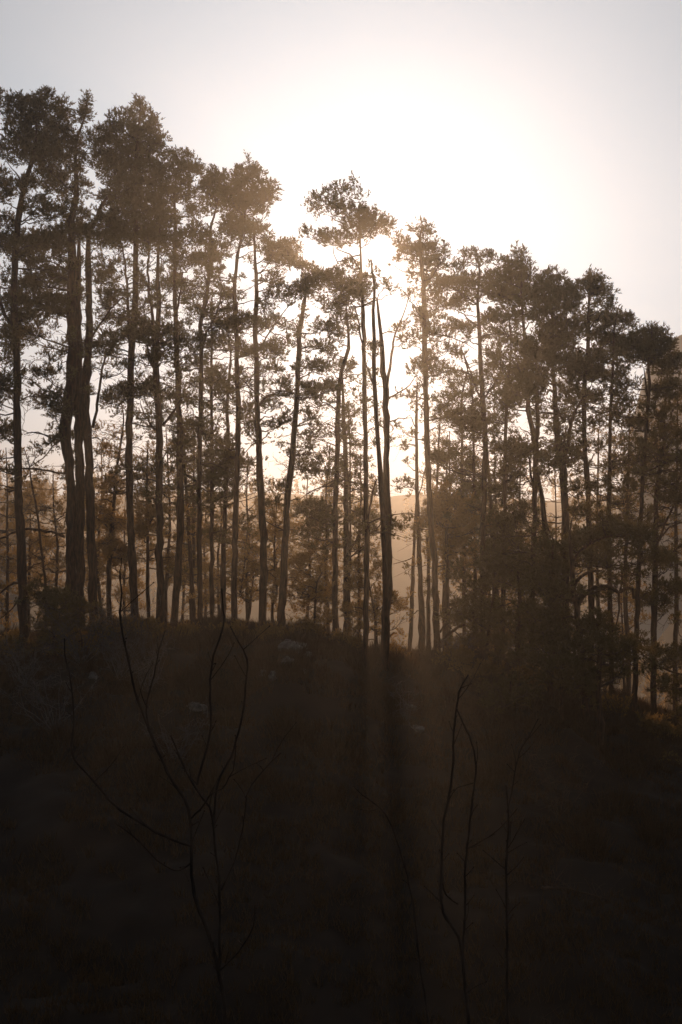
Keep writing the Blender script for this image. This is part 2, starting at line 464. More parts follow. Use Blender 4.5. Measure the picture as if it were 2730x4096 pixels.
pine("pine with a slim bent trunk just right of the thick forked pine", 58,
     [([(692, 2560), (706, 2370), (720, 2150), (722, 1950), (718, 1700), (710, 1450), (702, 1250), (700, 1050), (702, 900), (698, 760), (715, 650)], (40, 42, 36, 26, 18, 6))],
     [(680, 632, 40, 28, .8), (730, 640, 42, 36, .8), (770, 668, 36, 36, .8), (700, 680, 70, 38), (780, 692, 28, 28), (730, 730, 40, 36), (645, 720, 50, 45), (760, 760, 40, 24, .6), (720, 790, 60, 28), (660, 790, 60, 40), (640, 850, 50, 36), (790, 842, 55, 26, .6),
      (738, 965, 75, 36), (730, 1050, 60, 34), (795, 1040, 45, 20), (700, 1130, 40, 36), (760, 1350, 60, 15, .7), (720, 1382, 50, 18, .7), (660, 1100, 50, 20, .6)],
     limbs=[([(706, 1265), (725, 1185), (738, 1120)], (14, 8)), ([(720, 1500), (750, 1440), (780, 1420)], (8, 3))], dead=20)

pine("thin pale pine stem close behind the slim bent pine", 66,
     [([(780, 2540), (766, 2300), (745, 2000), (735, 1850), (728, 1700)], (26, 22, 16, 10))],
     [(740, 1720, 50, 24, .6), (760, 1790, 55, 28, .7), (720, 1800, 50, 24, .6), (780, 1850, 50, 24, .6)], dead=14)

pine("pine with a wavy upper trunk left of the spike topped crown", 57,
     [([(802, 2520), (799, 2250), (797, 2000), (802, 1750), (807, 1450), (804, 1300), (820, 1210), (834, 1130), (845, 1030), (842, 930), (855, 870), (872, 810), (880, 740)], (32, 26, 24, 22, 14, 5))],
     [(870, 712, 45, 30), (890, 742, 45, 30, .8), (850, 742, 42, 28), (870, 782, 52, 34), (828, 760, 28, 24), (840, 812, 48, 22), (795, 860, 55, 26, .6), (850, 960, 45, 28), (870, 1010, 50, 34), (830, 1040, 58, 26), (855, 1090, 38, 32), (885, 1170, 28, 36, .6), (800, 1260, 58, 16, .7), (850, 1262, 48, 15, .7), (790, 920, 55, 22, .8)],
     limbs=[([(808, 1395), (830, 1330), (860, 1280), (885, 1220), (893, 1150)], (14, 6))], dead=24)

pine("slim straight pine stem right beside the wavy pine", 60,
     [([(850, 2510), (847, 2200), (848, 1900), (845, 1600), (845, 1400), (846, 1180)], (26, 20, 18, 8))],
     [(865, 1385, 48, 22, .8), (862, 1510, 50, 36), (800, 1545, 45, 18, .7), (880, 1560, 40, 20, .7), (870, 1700, 50, 18, .6), (830, 1230, 40, 16, .6), (875, 1290, 35, 15, .6)], dead=18)

pine("pine with dark clustered tufts halfway up its trunk behind the slim straight stem", 61,
     [([(893, 2510), (893, 2250), (898, 2100), (906, 1950), (914, 1750), (910, 1650), (918, 1500), (925, 1420), (915, 1340)], (32, 26, 22, 14, 6))],
     [(900, 1800, 55, 45), (918, 1850, 48, 36), (890, 1878, 48, 28), (850, 1912, 40, 18), (880, 1350, 40, 20, .7), (905, 1300, 40, 28), (935, 1310, 35, 26), (900, 1560, 35, 15, .6), (960, 1850, 40, 24, .8)],
     limbs=[([(908, 1870), (860, 1905), (812, 1938)], (10, 6))], dead=18)

pine("tall pine whose full crown ends in a thin spike left of the sun", 56,
     [([(936, 2530), (940, 2250), (946, 2000), (953, 1800), (952, 1600), (947, 1400), (943, 1280), (937, 1180), (945, 1080), (956, 990), (975, 900), (985, 780), (998, 680)], (36, 30, 28, 26, 18, 12, 5))],
     [(997, 650, 7, 22, .8), (960, 702, 26, 36), (1025, 705, 32, 38), (995, 705, 28, 36, .8), (940, 725, 28, 28), (980, 765, 80, 42), (1085, 755, 28, 34, .8), (1070, 785, 38, 36), (1010, 810, 80, 38), (935, 790, 58, 36), (920, 832, 48, 28), (980, 840, 60, 28), (940, 900, 60, 42), (970, 932, 58, 32), (910, 932, 34, 28), (1020, 925, 48, 26), (1060, 940, 28, 28, .7), (1045, 872, 40, 22, .6), (960, 980, 50, 22, .6)], dead=14)

pine("pine with a straight pale trunk and a long pad reaching right below the spiked crown", 55,
     [([(1048, 2560), (1054, 2300), (1053, 2150), (1043, 1980), (1036, 1800), (1030, 1650), (1026, 1450), (1021, 1300), (1025, 1130), (1020, 1020), (1014, 930), (1012, 860)], (44, 40, 34, 28, 18, 8))],
     [(1110, 1010, 55, 36), (1165, 1000, 38, 32), (1140, 1040, 60, 26), (1080, 1000, 40, 28), (1190, 1062, 40, 26), (1230, 1082, 34, 22), (1100, 1062, 50, 18, .6), (1090, 1122, 40, 26, .8), (1120, 1162, 50, 20, .8), (1130, 1192, 50, 14, .8), (1080, 1202, 40, 18, .7), (1070, 1242, 30, 18, .7),
      (1080, 1292, 50, 22, .8), (1040, 1312, 40, 28), (975, 1285, 40, 22), (950, 1312, 34, 26), (1075, 1402, 60, 20), (1110, 1420, 40, 18), (990, 1408, 42, 22), (960, 1400, 40, 18, .8), (1140, 1366, 40, 13, .7), (1070, 1476, 60, 13, .7), (1120, 1486, 40, 11, .7),
      (995, 1640, 34, 18), (1000, 1695, 48, 16), (1100, 1696, 58, 15), (1148, 1682, 36, 16), (1080, 1622, 38, 22)],
     limbs=[([(1040, 1625), (1058, 1592), (1090, 1576), (1140, 1581), (1175, 1568)], (15, 6)), ([(1020, 1565), (985, 1532), (955, 1508)], (10, 5)), ([(1040, 1392), (1080, 1330), (1120, 1280), (1160, 1220), (1192, 1175)], (10, 3)), ([(1030, 1770), (995, 1790), (970, 1830)], (7, 4))], dead=12)

pine("pine leaning clearly to the right with a flat pad under the open sky gap", 57,
     [([(1122, 2560), (1138, 2250), (1150, 2020), (1165, 1870), (1178, 1740), (1188, 1600), (1194, 1440), (1200, 1330), (1212, 1250), (1224, 1180), (1235, 1120)], (44, 36, 34, 28, 26, 20, 10))],
     [(1220, 1152, 45, 32), (1262, 1112, 48, 36), (1200, 1172, 40, 26), (1250, 1150, 40, 20), (1230, 1470, 50, 22), (1282, 1470, 40, 15), (1240, 1382, 50, 11, .8), (1300, 1386, 60, 15, .8), (1300, 1310, 60, 22, .8), (1250, 1560, 50, 22), (1300, 1566, 50, 20), (1330, 1550, 30, 18), (1220, 1662, 40, 17, .8), (1130, 1532, 40, 15, .7)],
     limbs=[([(1186, 1820), (1205, 1818), (1240, 1815)], (8, 3)), ([(1168, 1835), (1150, 1818), (1140, 1805)], (8, 4)), ([(1200, 1320), (1180, 1290), (1150, 1280)], (7, 3))], dead=10)

pine("slim pine left of the dark central trunk with long bare branches reaching left", 60,
     [([(1342, 2560), (1342, 2250), (1343, 2000), (1350, 1800), (1352, 1650), (1360, 1520), (1375, 1460), (1394, 1390), (1393, 1310), (1385, 1240), (1388, 1180)], (34, 30, 26, 22, 14, 7))],
     [(1325, 1232, 48, 30, .8), (1375, 1225, 48, 30, .8), (1360, 1275, 50, 26, .8), (1330, 1315, 45, 22, .8), (1400, 1325, 38, 22, .7), (1320, 1410, 40, 18, .8), (1385, 1475, 44, 28), (1315, 1470, 30, 22), (1340, 1350, 50, 16, .6), (1230, 1752, 40, 20, .6), (1275, 1842, 65, 22, .6), (1225, 1862, 50, 17, .6), (1290, 1906, 60, 17, .6),
      (1250, 2025, 60, 28, .8), (1300, 2065, 68, 32, .8), (1230, 2052, 50, 34, .8), (1290, 2100, 60, 34, .8), (1220, 2140, 50, 26, .8)],
     limbs=[([(1338, 1888), (1300, 1884), (1240, 1880), (1190, 1878)], (9, 4)), ([(1340, 1780), (1310, 1772), (1280, 1760), (1240, 1745)], (7, 3)), ([(1345, 1640), (1320, 1615), (1290, 1610), (1260, 1600)], (8, 4)), ([(1338, 1945), (1290, 1950), (1240, 1970), (1200, 2000)], (8, 4))], dead=16)

pine("pale double stemmed pine touching the dark central trunk on its left", 61,
     [([(1388, 2560), (1388, 2300), (1386, 2050), (1384, 1850), (1376, 1700), (1372, 1550), (1370, 1470)], (42, 34, 26, 18, 7)),
      ([(1398, 2340), (1402, 2200), (1402, 2000), (1400, 1750), (1393, 1600)], (14, 10, 5))],
     [(1450, 2080, 50, 34, .8), (1420, 1780, 50, 16, .6), (1440, 1850, 45, 18, .6), (1350, 1930, 45, 18, .6), (1440, 1960, 45, 20, .6), (1400, 1640, 50, 18, .6), (1430, 1590, 30, 15, .6)],
     limbs=[([(1402, 2210), (1440, 2130), (1462, 2060)], (9, 5)), ([(1402, 2230), (1450, 2190), (1480, 2170)], (10, 6))], dead=18)

pine("dark slender pine in the very centre with the sun behind its open crown", 51,
     [([(1458, 2690), (1463, 2500), (1467, 2300), (1470, 2150), (1463, 2030), (1466, 1900), (1461, 1700), (1457, 1550), (1456, 1350), (1452, 1220), (1447, 1120), (1444, 1030), (1440, 900), (1440, 800)], (34, 29, 27, 26, 22, 14, 5))],
     [(1350, 755, 28, 28, .5), (1378, 775, 32, 38, .55), (1420, 738, 10, 16, .6), (1445, 778, 25, 38, .5), (1330, 815, 30, 38, .5), (1240, 797, 18, 24, .7), (1265, 815, 28, 28, .5), (1300, 802, 36, 36, .5), (1365, 850, 58, 36, .7), (1415, 870, 58, 36, .8), (1452, 870, 40, 36, .8), (1255, 852, 24, 24, .5),
      (1250, 940, 34, 22, .8), (1275, 960, 38, 18, .8), (1325, 960, 50, 26, .8), (1375, 965, 50, 24), (1410, 920, 50, 32), (1465, 860, 38, 36, .8), (1500, 900, 44, 32), (1538, 918, 30, 26), (1475, 905, 52, 32), (1555, 910, 22, 24), (1440, 950, 40, 14, .8), (1400, 1065, 28, 30), (1350, 1135, 58, 34), (1400, 1160, 68, 38), (1450, 1140, 48, 34), (1328, 1112, 40, 26), (1310, 1120, 48, 26), (1385, 1185, 50, 28), (1440, 1190, 45, 26), (1525, 1150, 38, 15, .5), (1575, 1156, 38, 12, .5)],
     limbs=[([(1474, 2085), (1486, 2000), (1497, 1945), (1508, 1918)], (14, 8)), ([(1476, 2140), (1490, 2126), (1508, 2122), (1513, 2110)], (10, 5)), ([(1444, 1080), (1400, 1010), (1350, 985)], (9, 5)), ([(1440, 1020), (1350, 1050), (1330, 990)], (8, 4)), ([(1457, 1420), (1440, 1330), (1425, 1230)], (13, 6)), ([(1476, 2090), (1500, 2075), (1512, 2070)], (6, 3))], dead=5)

pine("pine with two stems joined low just right of the dark central trunk", 52,
     [([(1543, 2650), (1543, 2500), (1553, 2380), (1553, 2150), (1550, 1950), (1547, 1750), (1544, 1560), (1534, 1480), (1530, 1380), (1520, 1270), (1510, 1180)], (46, 44, 36, 34, 26, 10)),
      ([(1546, 2380), (1540, 2250), (1532, 2060), (1522, 1900), (1514, 1790), (1508, 1680), (1500, 1540), (1497, 1350), (1493, 1240), (1499, 1150), (1490, 1090), (1485, 1040)], (30, 28, 24, 18, 8))],
     [(1600, 1322, 34, 17, .7), (1612, 1372, 28, 13, .7), (1490, 1100, 30, 24, .6), (1515, 1690, 25, 20, .7), (1470, 1620, 36, 18, .8), (1480, 1420, 26, 14, .6)],
     limbs=[([(1550, 1550), (1560, 1480), (1566, 1420), (1575, 1360), (1600, 1300), (1612, 1270), (1640, 1190)], (17, 4)), ([(1556, 1590), (1600, 1570), (1640, 1540), (1665, 1500)], (10, 4)), ([(1556, 1690), (1600, 1670), (1650, 1660)], (8, 4)), ([(1500, 1540), (1478, 1500), (1462, 1470)], (14, 10)), ([(1560, 2545), (1572, 2535), (1580, 2530)], (9, 5)), ([(1515, 1700), (1500, 1790), (1482, 1770)], (7, 3))], dead=0)

pine("tall pine with feathery tiers of branches right of the sun", 56,
     [([(1750, 2690), (1747, 2480), (1738, 2250), (1725, 2080), (1717, 1950), (1711, 1800), (1704, 1600), (1700, 1400), (1699, 1250), (1694, 1130), (1686, 1040), (1680, 960), (1690, 900)], (40, 34, 32, 30, 28, 22, 6))],
     [(1660, 915, 32, 22, .6), (1720, 915, 24, 32, .6), (1690, 902, 14, 15, .7), (1700, 950, 28, 22), (1740, 1000, 38, 28), (1700, 1015, 58, 32), (1650, 1005, 48, 32), (1620, 990, 38, 28), (1590, 960, 28, 22, .6), (1605, 1030, 38, 16, .5), (1580, 1056, 22, 12, .4), (1790, 1020, 18, 34, .6), (1770, 1050, 28, 22, .6), (1700, 1060, 58, 26), (1750, 1070, 38, 22),
      (1660, 1110, 38, 22, .6), (1740, 1130, 58, 30), (1780, 1150, 48, 26), (1650, 1180, 38, 17, .6), (1730, 1190, 50, 22), (1750, 1220, 58, 22, .8), (1690, 1260, 38, 22), (1780, 1290, 58, 17), (1832, 1312, 46, 15), (1700, 1290, 38, 34), (1720, 1350, 38, 26), (1800, 1332, 48, 15), (1770, 1400, 58, 17, .8), (1820, 1400, 38, 13, .8), (1670, 1480, 40, 26), (1720, 1470, 38, 30), (1782, 1480, 44, 22), (1640, 1362, 38, 12, .7), (1660, 1590, 46, 15, .8)],
     limbs=[([(1762, 2590), (1770, 2565), (1800, 2532), (1835, 2508), (1860, 2500)], (24, 12)), ([(1760, 2530), (1775, 2500), (1792, 2465), (1822, 2400)], (13, 7)), ([(1702, 1330), (1790, 1345), (1860, 1370), (1910, 1400)], (7, 3))], dead=8)

pine("pale misty pine stem just left of the feathery pine", 63,
     [([(1690, 2680), (1688, 2450), (1684, 2300), (1674, 2050), (1670, 1850), (1670, 1650), (1674, 1520)], (44, 30, 22, 18, 8)),
      ([(1714, 2680), (1712, 2450), (1712, 2300), (1705, 2150)], (26, 22, 14))],
     [(1640, 1850, 26, 10, .5), (1622, 1936, 26, 18, .8), (1712, 1770, 30, 16, .6)],
     limbs=[([(1672, 1990), (1690, 1930), (1700, 1870)], (8, 4)), ([(1668, 1720), (1640, 1660), (1610, 1680)], (7, 3))], dead=3)

pine("thin pale stem standing in the bright gap right of the two joined stems", 65,
     [([(1636, 2640), (1645, 2500), (1652, 2350), (1656, 2250), (1662, 2100), (1668, 2000)], (26, 22, 18, 8))],
     [(1630, 2284, 18, 9, .6), (1690, 2110, 26, 14, .6)],
     limbs=[([(1655, 2230), (1620, 2245), (1575, 2255)], (6, 3))], dead=1)

pine("pine with a small open round top and a bright trunk in the right centre", 57,
     [([(1932, 2690), (1932, 2350), (1934, 2080), (1940, 1900), (1944, 1780), (1937, 1640), (1930, 1540), (1924, 1420), (1920, 1300), (1914, 1210), (1920, 1120), (1922, 1060), (1912, 1010)], (32, 28, 30, 28, 20, 14, 5))],
     [(1895, 1016, 34, 18, .6), (1935, 1021, 38, 22, .6), (1960, 1032, 18, 24, .6), (1915, 1052, 38, 20, .5), (1857, 1027, 18, 18, .6), (1830, 1087, 28, 24, .8), (1845, 1070, 24, 18, .6), (1875, 1125, 48, 26), (1840, 1146, 58, 26), (1800, 1140, 38, 22), (1865, 1186, 48, 22), (1835, 1220, 48, 26), (1805, 1220, 30, 18), (1925, 1150, 38, 22), (1955, 1110, 28, 22, .7), (1862, 1312, 44, 14), (1945, 1176, 38, 22), (1960, 1290, 40, 30, .7), (1960, 1350, 50, 24, .7),
      (1775, 1606, 48, 22), (1800, 1652, 58, 19), (1850, 1666, 68, 22), (1900, 1686, 68, 26), (1875, 1706, 58, 26), (1920, 1732, 38, 22), (1782, 1832, 58, 20, .8), (1740, 1836, 48, 17, .8), (1980, 1420, 50, 30, .7), (1980, 1500, 50, 30, .7)],
     limbs=[([(1936, 1595), (1960, 1560), (2000, 1500), (2020, 1450)], (13, 5)), ([(1928, 1600), (1900, 1540), (1880, 1480), (1858, 1425)], (13, 5)), ([(1934, 1630), (1890, 1620), (1860, 1650)], (10, 5))], dead=10)

pine("slim pine stem close behind the bright trunk in the right centre", 60,
     [([(1992, 2700), (1985, 2450), (1970, 2150), (1962, 1980), (1955, 1850), (1948, 1740)], (32, 26, 20, 10))],
     [(2000, 1950, 40, 22, .8), (2040, 1952, 48, 22), (1990, 1870, 45, 20, .7), (2020, 1800, 50, 20, .7)], dead=12)

pine("thin forked bare pine stem between the feathery and the small topped pine", 64,
     [([(1856, 2560), (1858, 2250), (1853, 2050), (1846, 1900), (1848, 1750), (1842, 1650), (1852, 1550), (1868, 1480), (1850, 1420)], (22, 18, 14, 9, 4))],
     [(1800, 1930, 40, 15, .6), (1870, 1880, 50, 15, .6)], dead=18, dead_range=(.5, 1), deadlen=.9)
pine("thin straight stem left of the small topped pine dividing into bare twigs above", 63,
     [([(1902, 2560), (1902, 2250), (1898, 2000), (1895, 1800), (1893, 1650), (1885, 1540), (1866, 1460), (1845, 1390)], (22, 18, 13, 8, 4))],
     [(1870, 1900, 45, 15, .6), (1860, 1960, 50, 18, .6)], dead=16, dead_range=(.5, 1), deadlen=.9)
pine("short thin pine stem with two tufts behind the feathery pine", 66,
     [([(1742, 2400), (1745, 2100), (1752, 1900), (1760, 1750), (1768, 1650)], (16, 13, 7)), ([(1775, 2350), (1778, 2000), (1785, 1900), (1795, 1790)], (15, 11, 6))],
     [(1780, 1830, 55, 22, .8), (1760, 1690, 40, 20, .6), (1800, 1780, 45, 20, .6), (1730, 1900, 40, 20, .6)], dead=10)

pine("slim dark pine stem left of the thick forked pine on the right", 57,
     [([(2008, 2700), (2012, 2450), (2017, 2200), (2019, 2050), (2019, 1850), (2022, 1700), (2030, 1550), (2040, 1400), (2030, 1250)], (28, 24, 22, 16, 6))],
     [(2065, 1790, 58, 26), (2050, 1900, 50, 24), (1990, 1790, 45, 22, .8), (2000, 1680, 50, 28, .8), (2040, 1610, 60, 35, .8), (1990, 1600, 50, 30, .7), (2060, 1520, 50, 35, .8), (2060, 1860, 40, 18), (2000, 1450, 50, 40, .7), (2040, 1370, 50, 30, .7)], dead=14)

pine("pine with a broad ragged crown left of the darkest right hand crown", 55,
     [([(2125, 2720), (2128, 2500), (2133, 2300), (2140, 2100), (2143, 1950), (2143, 1800), (2122, 1680), (2112, 1560), (2105, 1450), (2098, 1300), (2088, 1150), (2090, 1050)], (32, 28, 28, 32, 20, 16, 5))],
     [(2081, 1022, 28, 22, .6), (2096, 1042, 28, 28, .6), (2061, 1052, 28, 28, .8), (2011, 1070, 38, 20), (2056, 1086, 48, 28), (2116, 1096, 24, 28), (2036, 1120, 58, 28), (2086, 1130, 58, 36), (1996, 1166, 48, 28), (2046, 1170, 68, 36), (1976, 1120, 34, 28), (2011, 1200, 58, 28), (2096, 1186, 58, 36), (1971, 1272, 38, 26), (2016, 1270, 58, 26), (2071, 1272, 48, 26), (2060, 1220, 50, 22, .7), (2040, 1330, 50, 24, .6), (2090, 1380, 50, 30, .7)],
     limbs=[([(2148, 1800), (2153, 1650), (2153, 1520), (2150, 1400)], (28, 14)), ([(2140, 2100), (2115, 2120), (2085, 2150)], (10, 5)), ([(2100, 1320), (2070, 1290), (2030, 1330)], (9, 4))], dead=12)

pine("pine trunk leaning to the left through the middle of the right group", 53,
     [([(2230, 2700), (2222, 2500), (2211, 2350), (2190, 2160), (2178, 2050), (2163, 1950), (2150, 1850), (2146, 1770)], (38, 32, 26, 16))],
     [(2080, 1815, 55, 28), (2060, 1830, 50, 24), (2120, 1800, 40, 20, .8), (2070, 1870, 40, 20, .7)],
     limbs=[([(2140, 1965), (2122, 1900), (2114, 1840), (2092, 1812)], (15, 9)), ([(2136, 1950), (2100, 1905), (2075, 1900), (2060, 1920)], (8, 4)), ([(2190, 2110), (2210, 2140), (2225, 2165)], (9, 5))], dead=8)

pine("pine with the darkest and densest crown in the right group", 54,
     [([(2272, 2820), (2266, 2550), (2265, 2300), (2265, 2050), (2258, 1870), (2240, 1780), (2232, 1650), (2230, 1530), (2222, 1420), (2225, 1300), (2215, 1180)], (50, 44, 42, 40, 26, 20, 5))],
     [(2211, 1100, 24, 24, .6), (2236, 1110, 20, 24, .6), (2171, 1116, 24, 22), (2186, 1140, 44, 28), (2236, 1150, 44, 28), (2271, 1166, 38, 28), (2156, 1170, 48, 36), (2206, 1186, 68, 38), (2271, 1196, 58, 36), (2296, 1210, 28, 28), (2171, 1220, 68, 36), (2231, 1236, 68, 32), (2276, 1250, 38, 18, .6), (2181, 1276, 68, 36), (2246, 1296, 48, 32), (2226, 1330, 68, 36), (2286, 1320, 58, 30), (2311, 1346, 46, 26),
      (2186, 1360, 76, 36), (2246, 1376, 68, 30), (2156, 1400, 76, 36), (2226, 1410, 68, 36), (2106, 1430, 58, 34), (2171, 1460, 76, 42), (2111, 1490, 68, 42), (2246, 1450, 58, 34), (2071, 1566, 64, 42), (2121, 1536, 64, 36), (2036, 1590, 46, 34), (2170, 1520, 60, 30, .8), (2200, 1600, 50, 20, .6), (2200, 1700, 55, 15, .6), (2210, 1840, 55, 20, .7), (2200, 1900, 50, 16, .7)],
     limbs=[([(2262, 1855), (2275, 1750), (2287, 1685), (2310, 1632), (2330, 1590)], (24, 9)), ([(2258, 1850), (2254, 1780), (2264, 1720)], (15, 8)), ([(2252, 1680), (2230, 1640), (2190, 1620)], (9, 5)), ([(2262, 1850), (2300, 1830), (2350, 1835)], (9, 4))], dead=20)

pine("gnarled low pine with a thick crooked branch curling to the right", 50,
     [([(2345, 2860), (2334, 2700), (2322, 2560), (2308, 2430), (2296, 2350), (2290, 2250), (2280, 2150), (2290, 2080)], (46, 40, 34, 20, 8))],
     [(2496, 2122, 76, 22), (2446, 2126, 68, 26), (2546, 2150, 66, 30), (2396, 2150, 58, 28), (2346, 2166, 58, 34), (2571, 2198, 56, 26), (2591, 2130, 30, 20), (2486, 2226, 46, 18, .6), (2300, 2180, 50, 36), (2340, 2240, 50, 26), (2400, 2220, 50, 24), (2620, 2245, 46, 22), (2420, 2080, 50, 20, .8), (2400, 1960, 55, 22, .7), (2310, 1960, 50, 26, .8), (2330, 2050, 46, 22, .8), (2480, 1930, 60, 18, .7), (2500, 1960, 50, 14, .7)],
     limbs=[([(2306, 2425), (2336, 2382), (2381, 2352), (2436, 2347), (2476, 2370), (2506, 2357), (2536, 2357), (2545, 2395)], (30, 24, 18, 13)), ([(2298, 2350), (2316, 2310), (2351, 2287), (2372, 2280)], (22, 11)), ([(2474, 2370), (2496, 2338), (2502, 2290)], (12, 7)), ([(2474, 2370), (2478, 2440), (2462, 2515)], (14, 8)), ([(2370, 2262), (2440, 2270), (2490, 2275), (2550, 2302), (2585, 2285)], (10, 4)), ([(2300, 2400), (2250, 2390), (2190, 2370)], (26, 16)), ([(2290, 2250), (2340, 2190), (2420, 2150), (2520, 2140)], (16, 7))], dead=10)

pine("straight pine with a small airy top right of the densest crown", 55,
     [([(2374, 2780), (2366, 2550), (2363, 2350), (2358, 2120), (2350, 1930), (2340, 1780), (2336, 1620), (2345, 1480), (2353, 1370), (2353, 1270), (2356, 1180), (2362, 1115)], (34, 30, 28, 24, 18, 5))],
     [(2361, 1112, 24, 24, .6), (2381, 1117, 20, 20, .6), (2411, 1122, 12, 18, .6), (2341, 1127, 20, 20, .8), (2376, 1146, 44, 26), (2361, 1170, 38, 26), (2406, 1156, 24, 20), (2431, 1176, 24, 22, .6), (2456, 1176, 12, 12), (2396, 1186, 34, 22), (2446, 1222, 24, 22, .6), (2411, 1236, 38, 13), (2316, 1150, 24, 22, .6), (2346, 1272, 38, 26), (2326, 1296, 38, 28),
      (2346, 1430, 68, 34), (2376, 1456, 58, 34), (2336, 1490, 66, 34), (2371, 1500, 58, 34), (2296, 1480, 58, 34), (2306, 1590, 64, 32), (2371, 1596, 48, 22), (2276, 1550, 58, 34), (2390, 1700, 50, 22, .7), (2300, 1660, 50, 20, .7), (2390, 1790, 50, 18, .7), (2310, 1820, 40, 16, .7)], dead=16)

pine("straight pine with a flattened fan shaped crown second group from the right edge", 56,
     [([(2448, 2760), (2442, 2500), (2437, 2350), (2431, 2150), (2428, 2000), (2431, 1850), (2429, 1720), (2432, 1580), (2438, 1440), (2440, 1340), (2450, 1260)], (28, 26, 24, 20, 12, 4))],
     [(2446, 1272, 44, 18), (2486, 1272, 28, 18), (2516, 1286, 24, 22), (2426, 1290, 48, 22), (2471, 1300, 48, 22), (2396, 1296, 28, 22), (2436, 1326, 58, 20), (2406, 1360, 48, 26), (2446, 1366, 48, 26), (2426, 1400, 48, 26), (2476, 1376, 38, 26), (2536, 1332, 24, 18, .6), (2416, 1440, 48, 22), (2466, 1492, 34, 36), (2406, 1512, 48, 26), (2480, 1600, 45, 26, .7), (2400, 1640, 45, 22, .7), (2480, 1760, 50, 18, .7), (2470, 1690, 45, 20, .7), (2500, 1830, 45, 15, .6)],
     limbs=[([(2438, 2066), (2490, 2075), (2515, 2090), (2530, 2100)], (8, 4)), ([(2440, 1885), (2480, 1856), (2540, 1850), (2570, 1838)], (9, 4)), ([(2440, 2010), (2490, 2012), (2550, 2010)], (6, 3))], dead=18)

pine("pine with a wide dark umbrella crown and small spike near the right edge", 53,
     [([(2538, 2880), (2545, 2600), (2550, 2400), (2557, 2180), (2563, 2030), (2570, 1860), (2580, 1730), (2589, 1620), (2591, 1530), (2588, 1450), (2598, 1380), (2602, 1310)], (30, 26, 24, 20, 16, 5))],
     [(2601, 1312, 10, 20, .8), (2606, 1336, 34, 18), (2566, 1350, 48, 22), (2616, 1360, 58, 26), (2666, 1350, 28, 18, .8), (2531, 1376, 48, 26), (2576, 1386, 68, 30), (2646, 1386, 48, 30), (2676, 1400, 24, 26), (2501, 1400, 48, 26), (2546, 1420, 68, 30), (2611, 1420, 68, 30), (2486, 1430, 38, 22), (2581, 1450, 66, 20), (2500, 1545, 48, 22, .6), (2540, 1622, 48, 24, .8), (2470, 1652, 38, 24, .7), (2540, 1700, 58, 20, .8), (2622, 1560, 48, 22, .6), (2620, 1660, 40, 22, .7), (2540, 1780, 45, 15, .6)],
     limbs=[([(2576, 1892), (2620, 1870), (2660, 1856), (2700, 1836), (2740, 1812)], (11, 6)), ([(2588, 1580), (2575, 1520), (2565, 1480)], (10, 5))], dead=20)

pine("crooked pine with forked upper limbs closest to the right edge", 54,
     [([(2615, 2900), (2617, 2600), (2622, 2380), (2627, 2150), (2630, 2000), (2640, 1890), (2660, 1790), (2665, 1680), (2672, 1580), (2682, 1490)], (36, 30, 26, 18, 7))],
     [(2696, 1436, 34, 24), (2716, 1452, 24, 28), (2666, 1466, 48, 26), (2706, 1482, 34, 22), (2646, 1492, 38, 22), (2680, 1550, 48, 34, .8), (2702, 1620, 38, 44, .8), (2640, 1602, 38, 34, .8), (2662, 1690, 56, 34, .6), (2702, 1740, 38, 34, .6), (2640, 1762, 38, 24, .6), (2700, 1930, 40, 24, .7), (2680, 2000, 40, 18, .7), (2715, 2000, 30, 40, .8),
      (2661, 2226, 48, 26), (2621, 2246, 56, 22), (2681, 2256, 38, 22), (2671, 2350, 48, 26), (2706, 2360, 38, 34), (2596, 2400, 38, 22), (2646, 2410, 56, 22), (2660, 2440, 40, 14, .6)],
     limbs=[([(2632, 2175), (2660, 2100), (2690, 2040), (2710, 1960), (2726, 1880), (2740, 1820)], (13, 10)), ([(2634, 2165), (2680, 2110), (2740, 2085)], (11, 8)), ([(2640, 2260), (2690, 2210), (2740, 2165)], (9, 7))], dead=14)

LOW = "low spreading pines filling in below the tall trunks"
pine("low spreading pine glowing brown in the light shaft right of centre", 58,
     [([(1790, 2700), (1785, 2500), (1790, 2300), (1785, 2150), (1790, 2000), (1785, 1950)], (30, 24, 16, 6))],
     [(1775, 1980, 46, 30), (1800, 2026, 64, 30), (1740, 2040, 46, 34), (1730, 2070, 40, 30), (1875, 2016, 36, 26), (1800, 2076, 84, 34), (1750, 2100, 74, 34), (1850, 2090, 64, 34), (1800, 2140, 84, 34), (1875, 2150, 70, 34), (1775, 2190, 74, 34), (1850, 2200, 84, 40), (1925, 2100, 54, 26), (1975, 2095, 54, 22), (1760, 2240, 70, 25, .8), (1840, 2260, 60, 25, .8)], group=LOW, leaf=NEEDLE_BACKLIT, dead=4)
pine("low bushy pine below the small topped pine with pads down to the ground", 56,
     [([(1905, 2720), (1900, 2600), (1905, 2480), (1900, 2380)], (28, 20, 10)), ([(1955, 2710), (1948, 2600), (1960, 2480), (1975, 2380)], (26, 18, 8))],
     [(1800, 2472, 46, 22), (1850, 2492, 56, 28), (1900, 2412, 56, 34), (1885, 2470, 56, 34), (1950, 2500, 60, 32), (1950, 2430, 50, 30), (1830, 2430, 40, 20), (1920, 2350, 60, 30), (1850, 2320, 60, 26, .8), (1980, 2560, 40, 24, .7), (1900, 2570, 60, 30), (1840, 2580, 50, 24)], group=LOW, dead=6, dens=1.0)
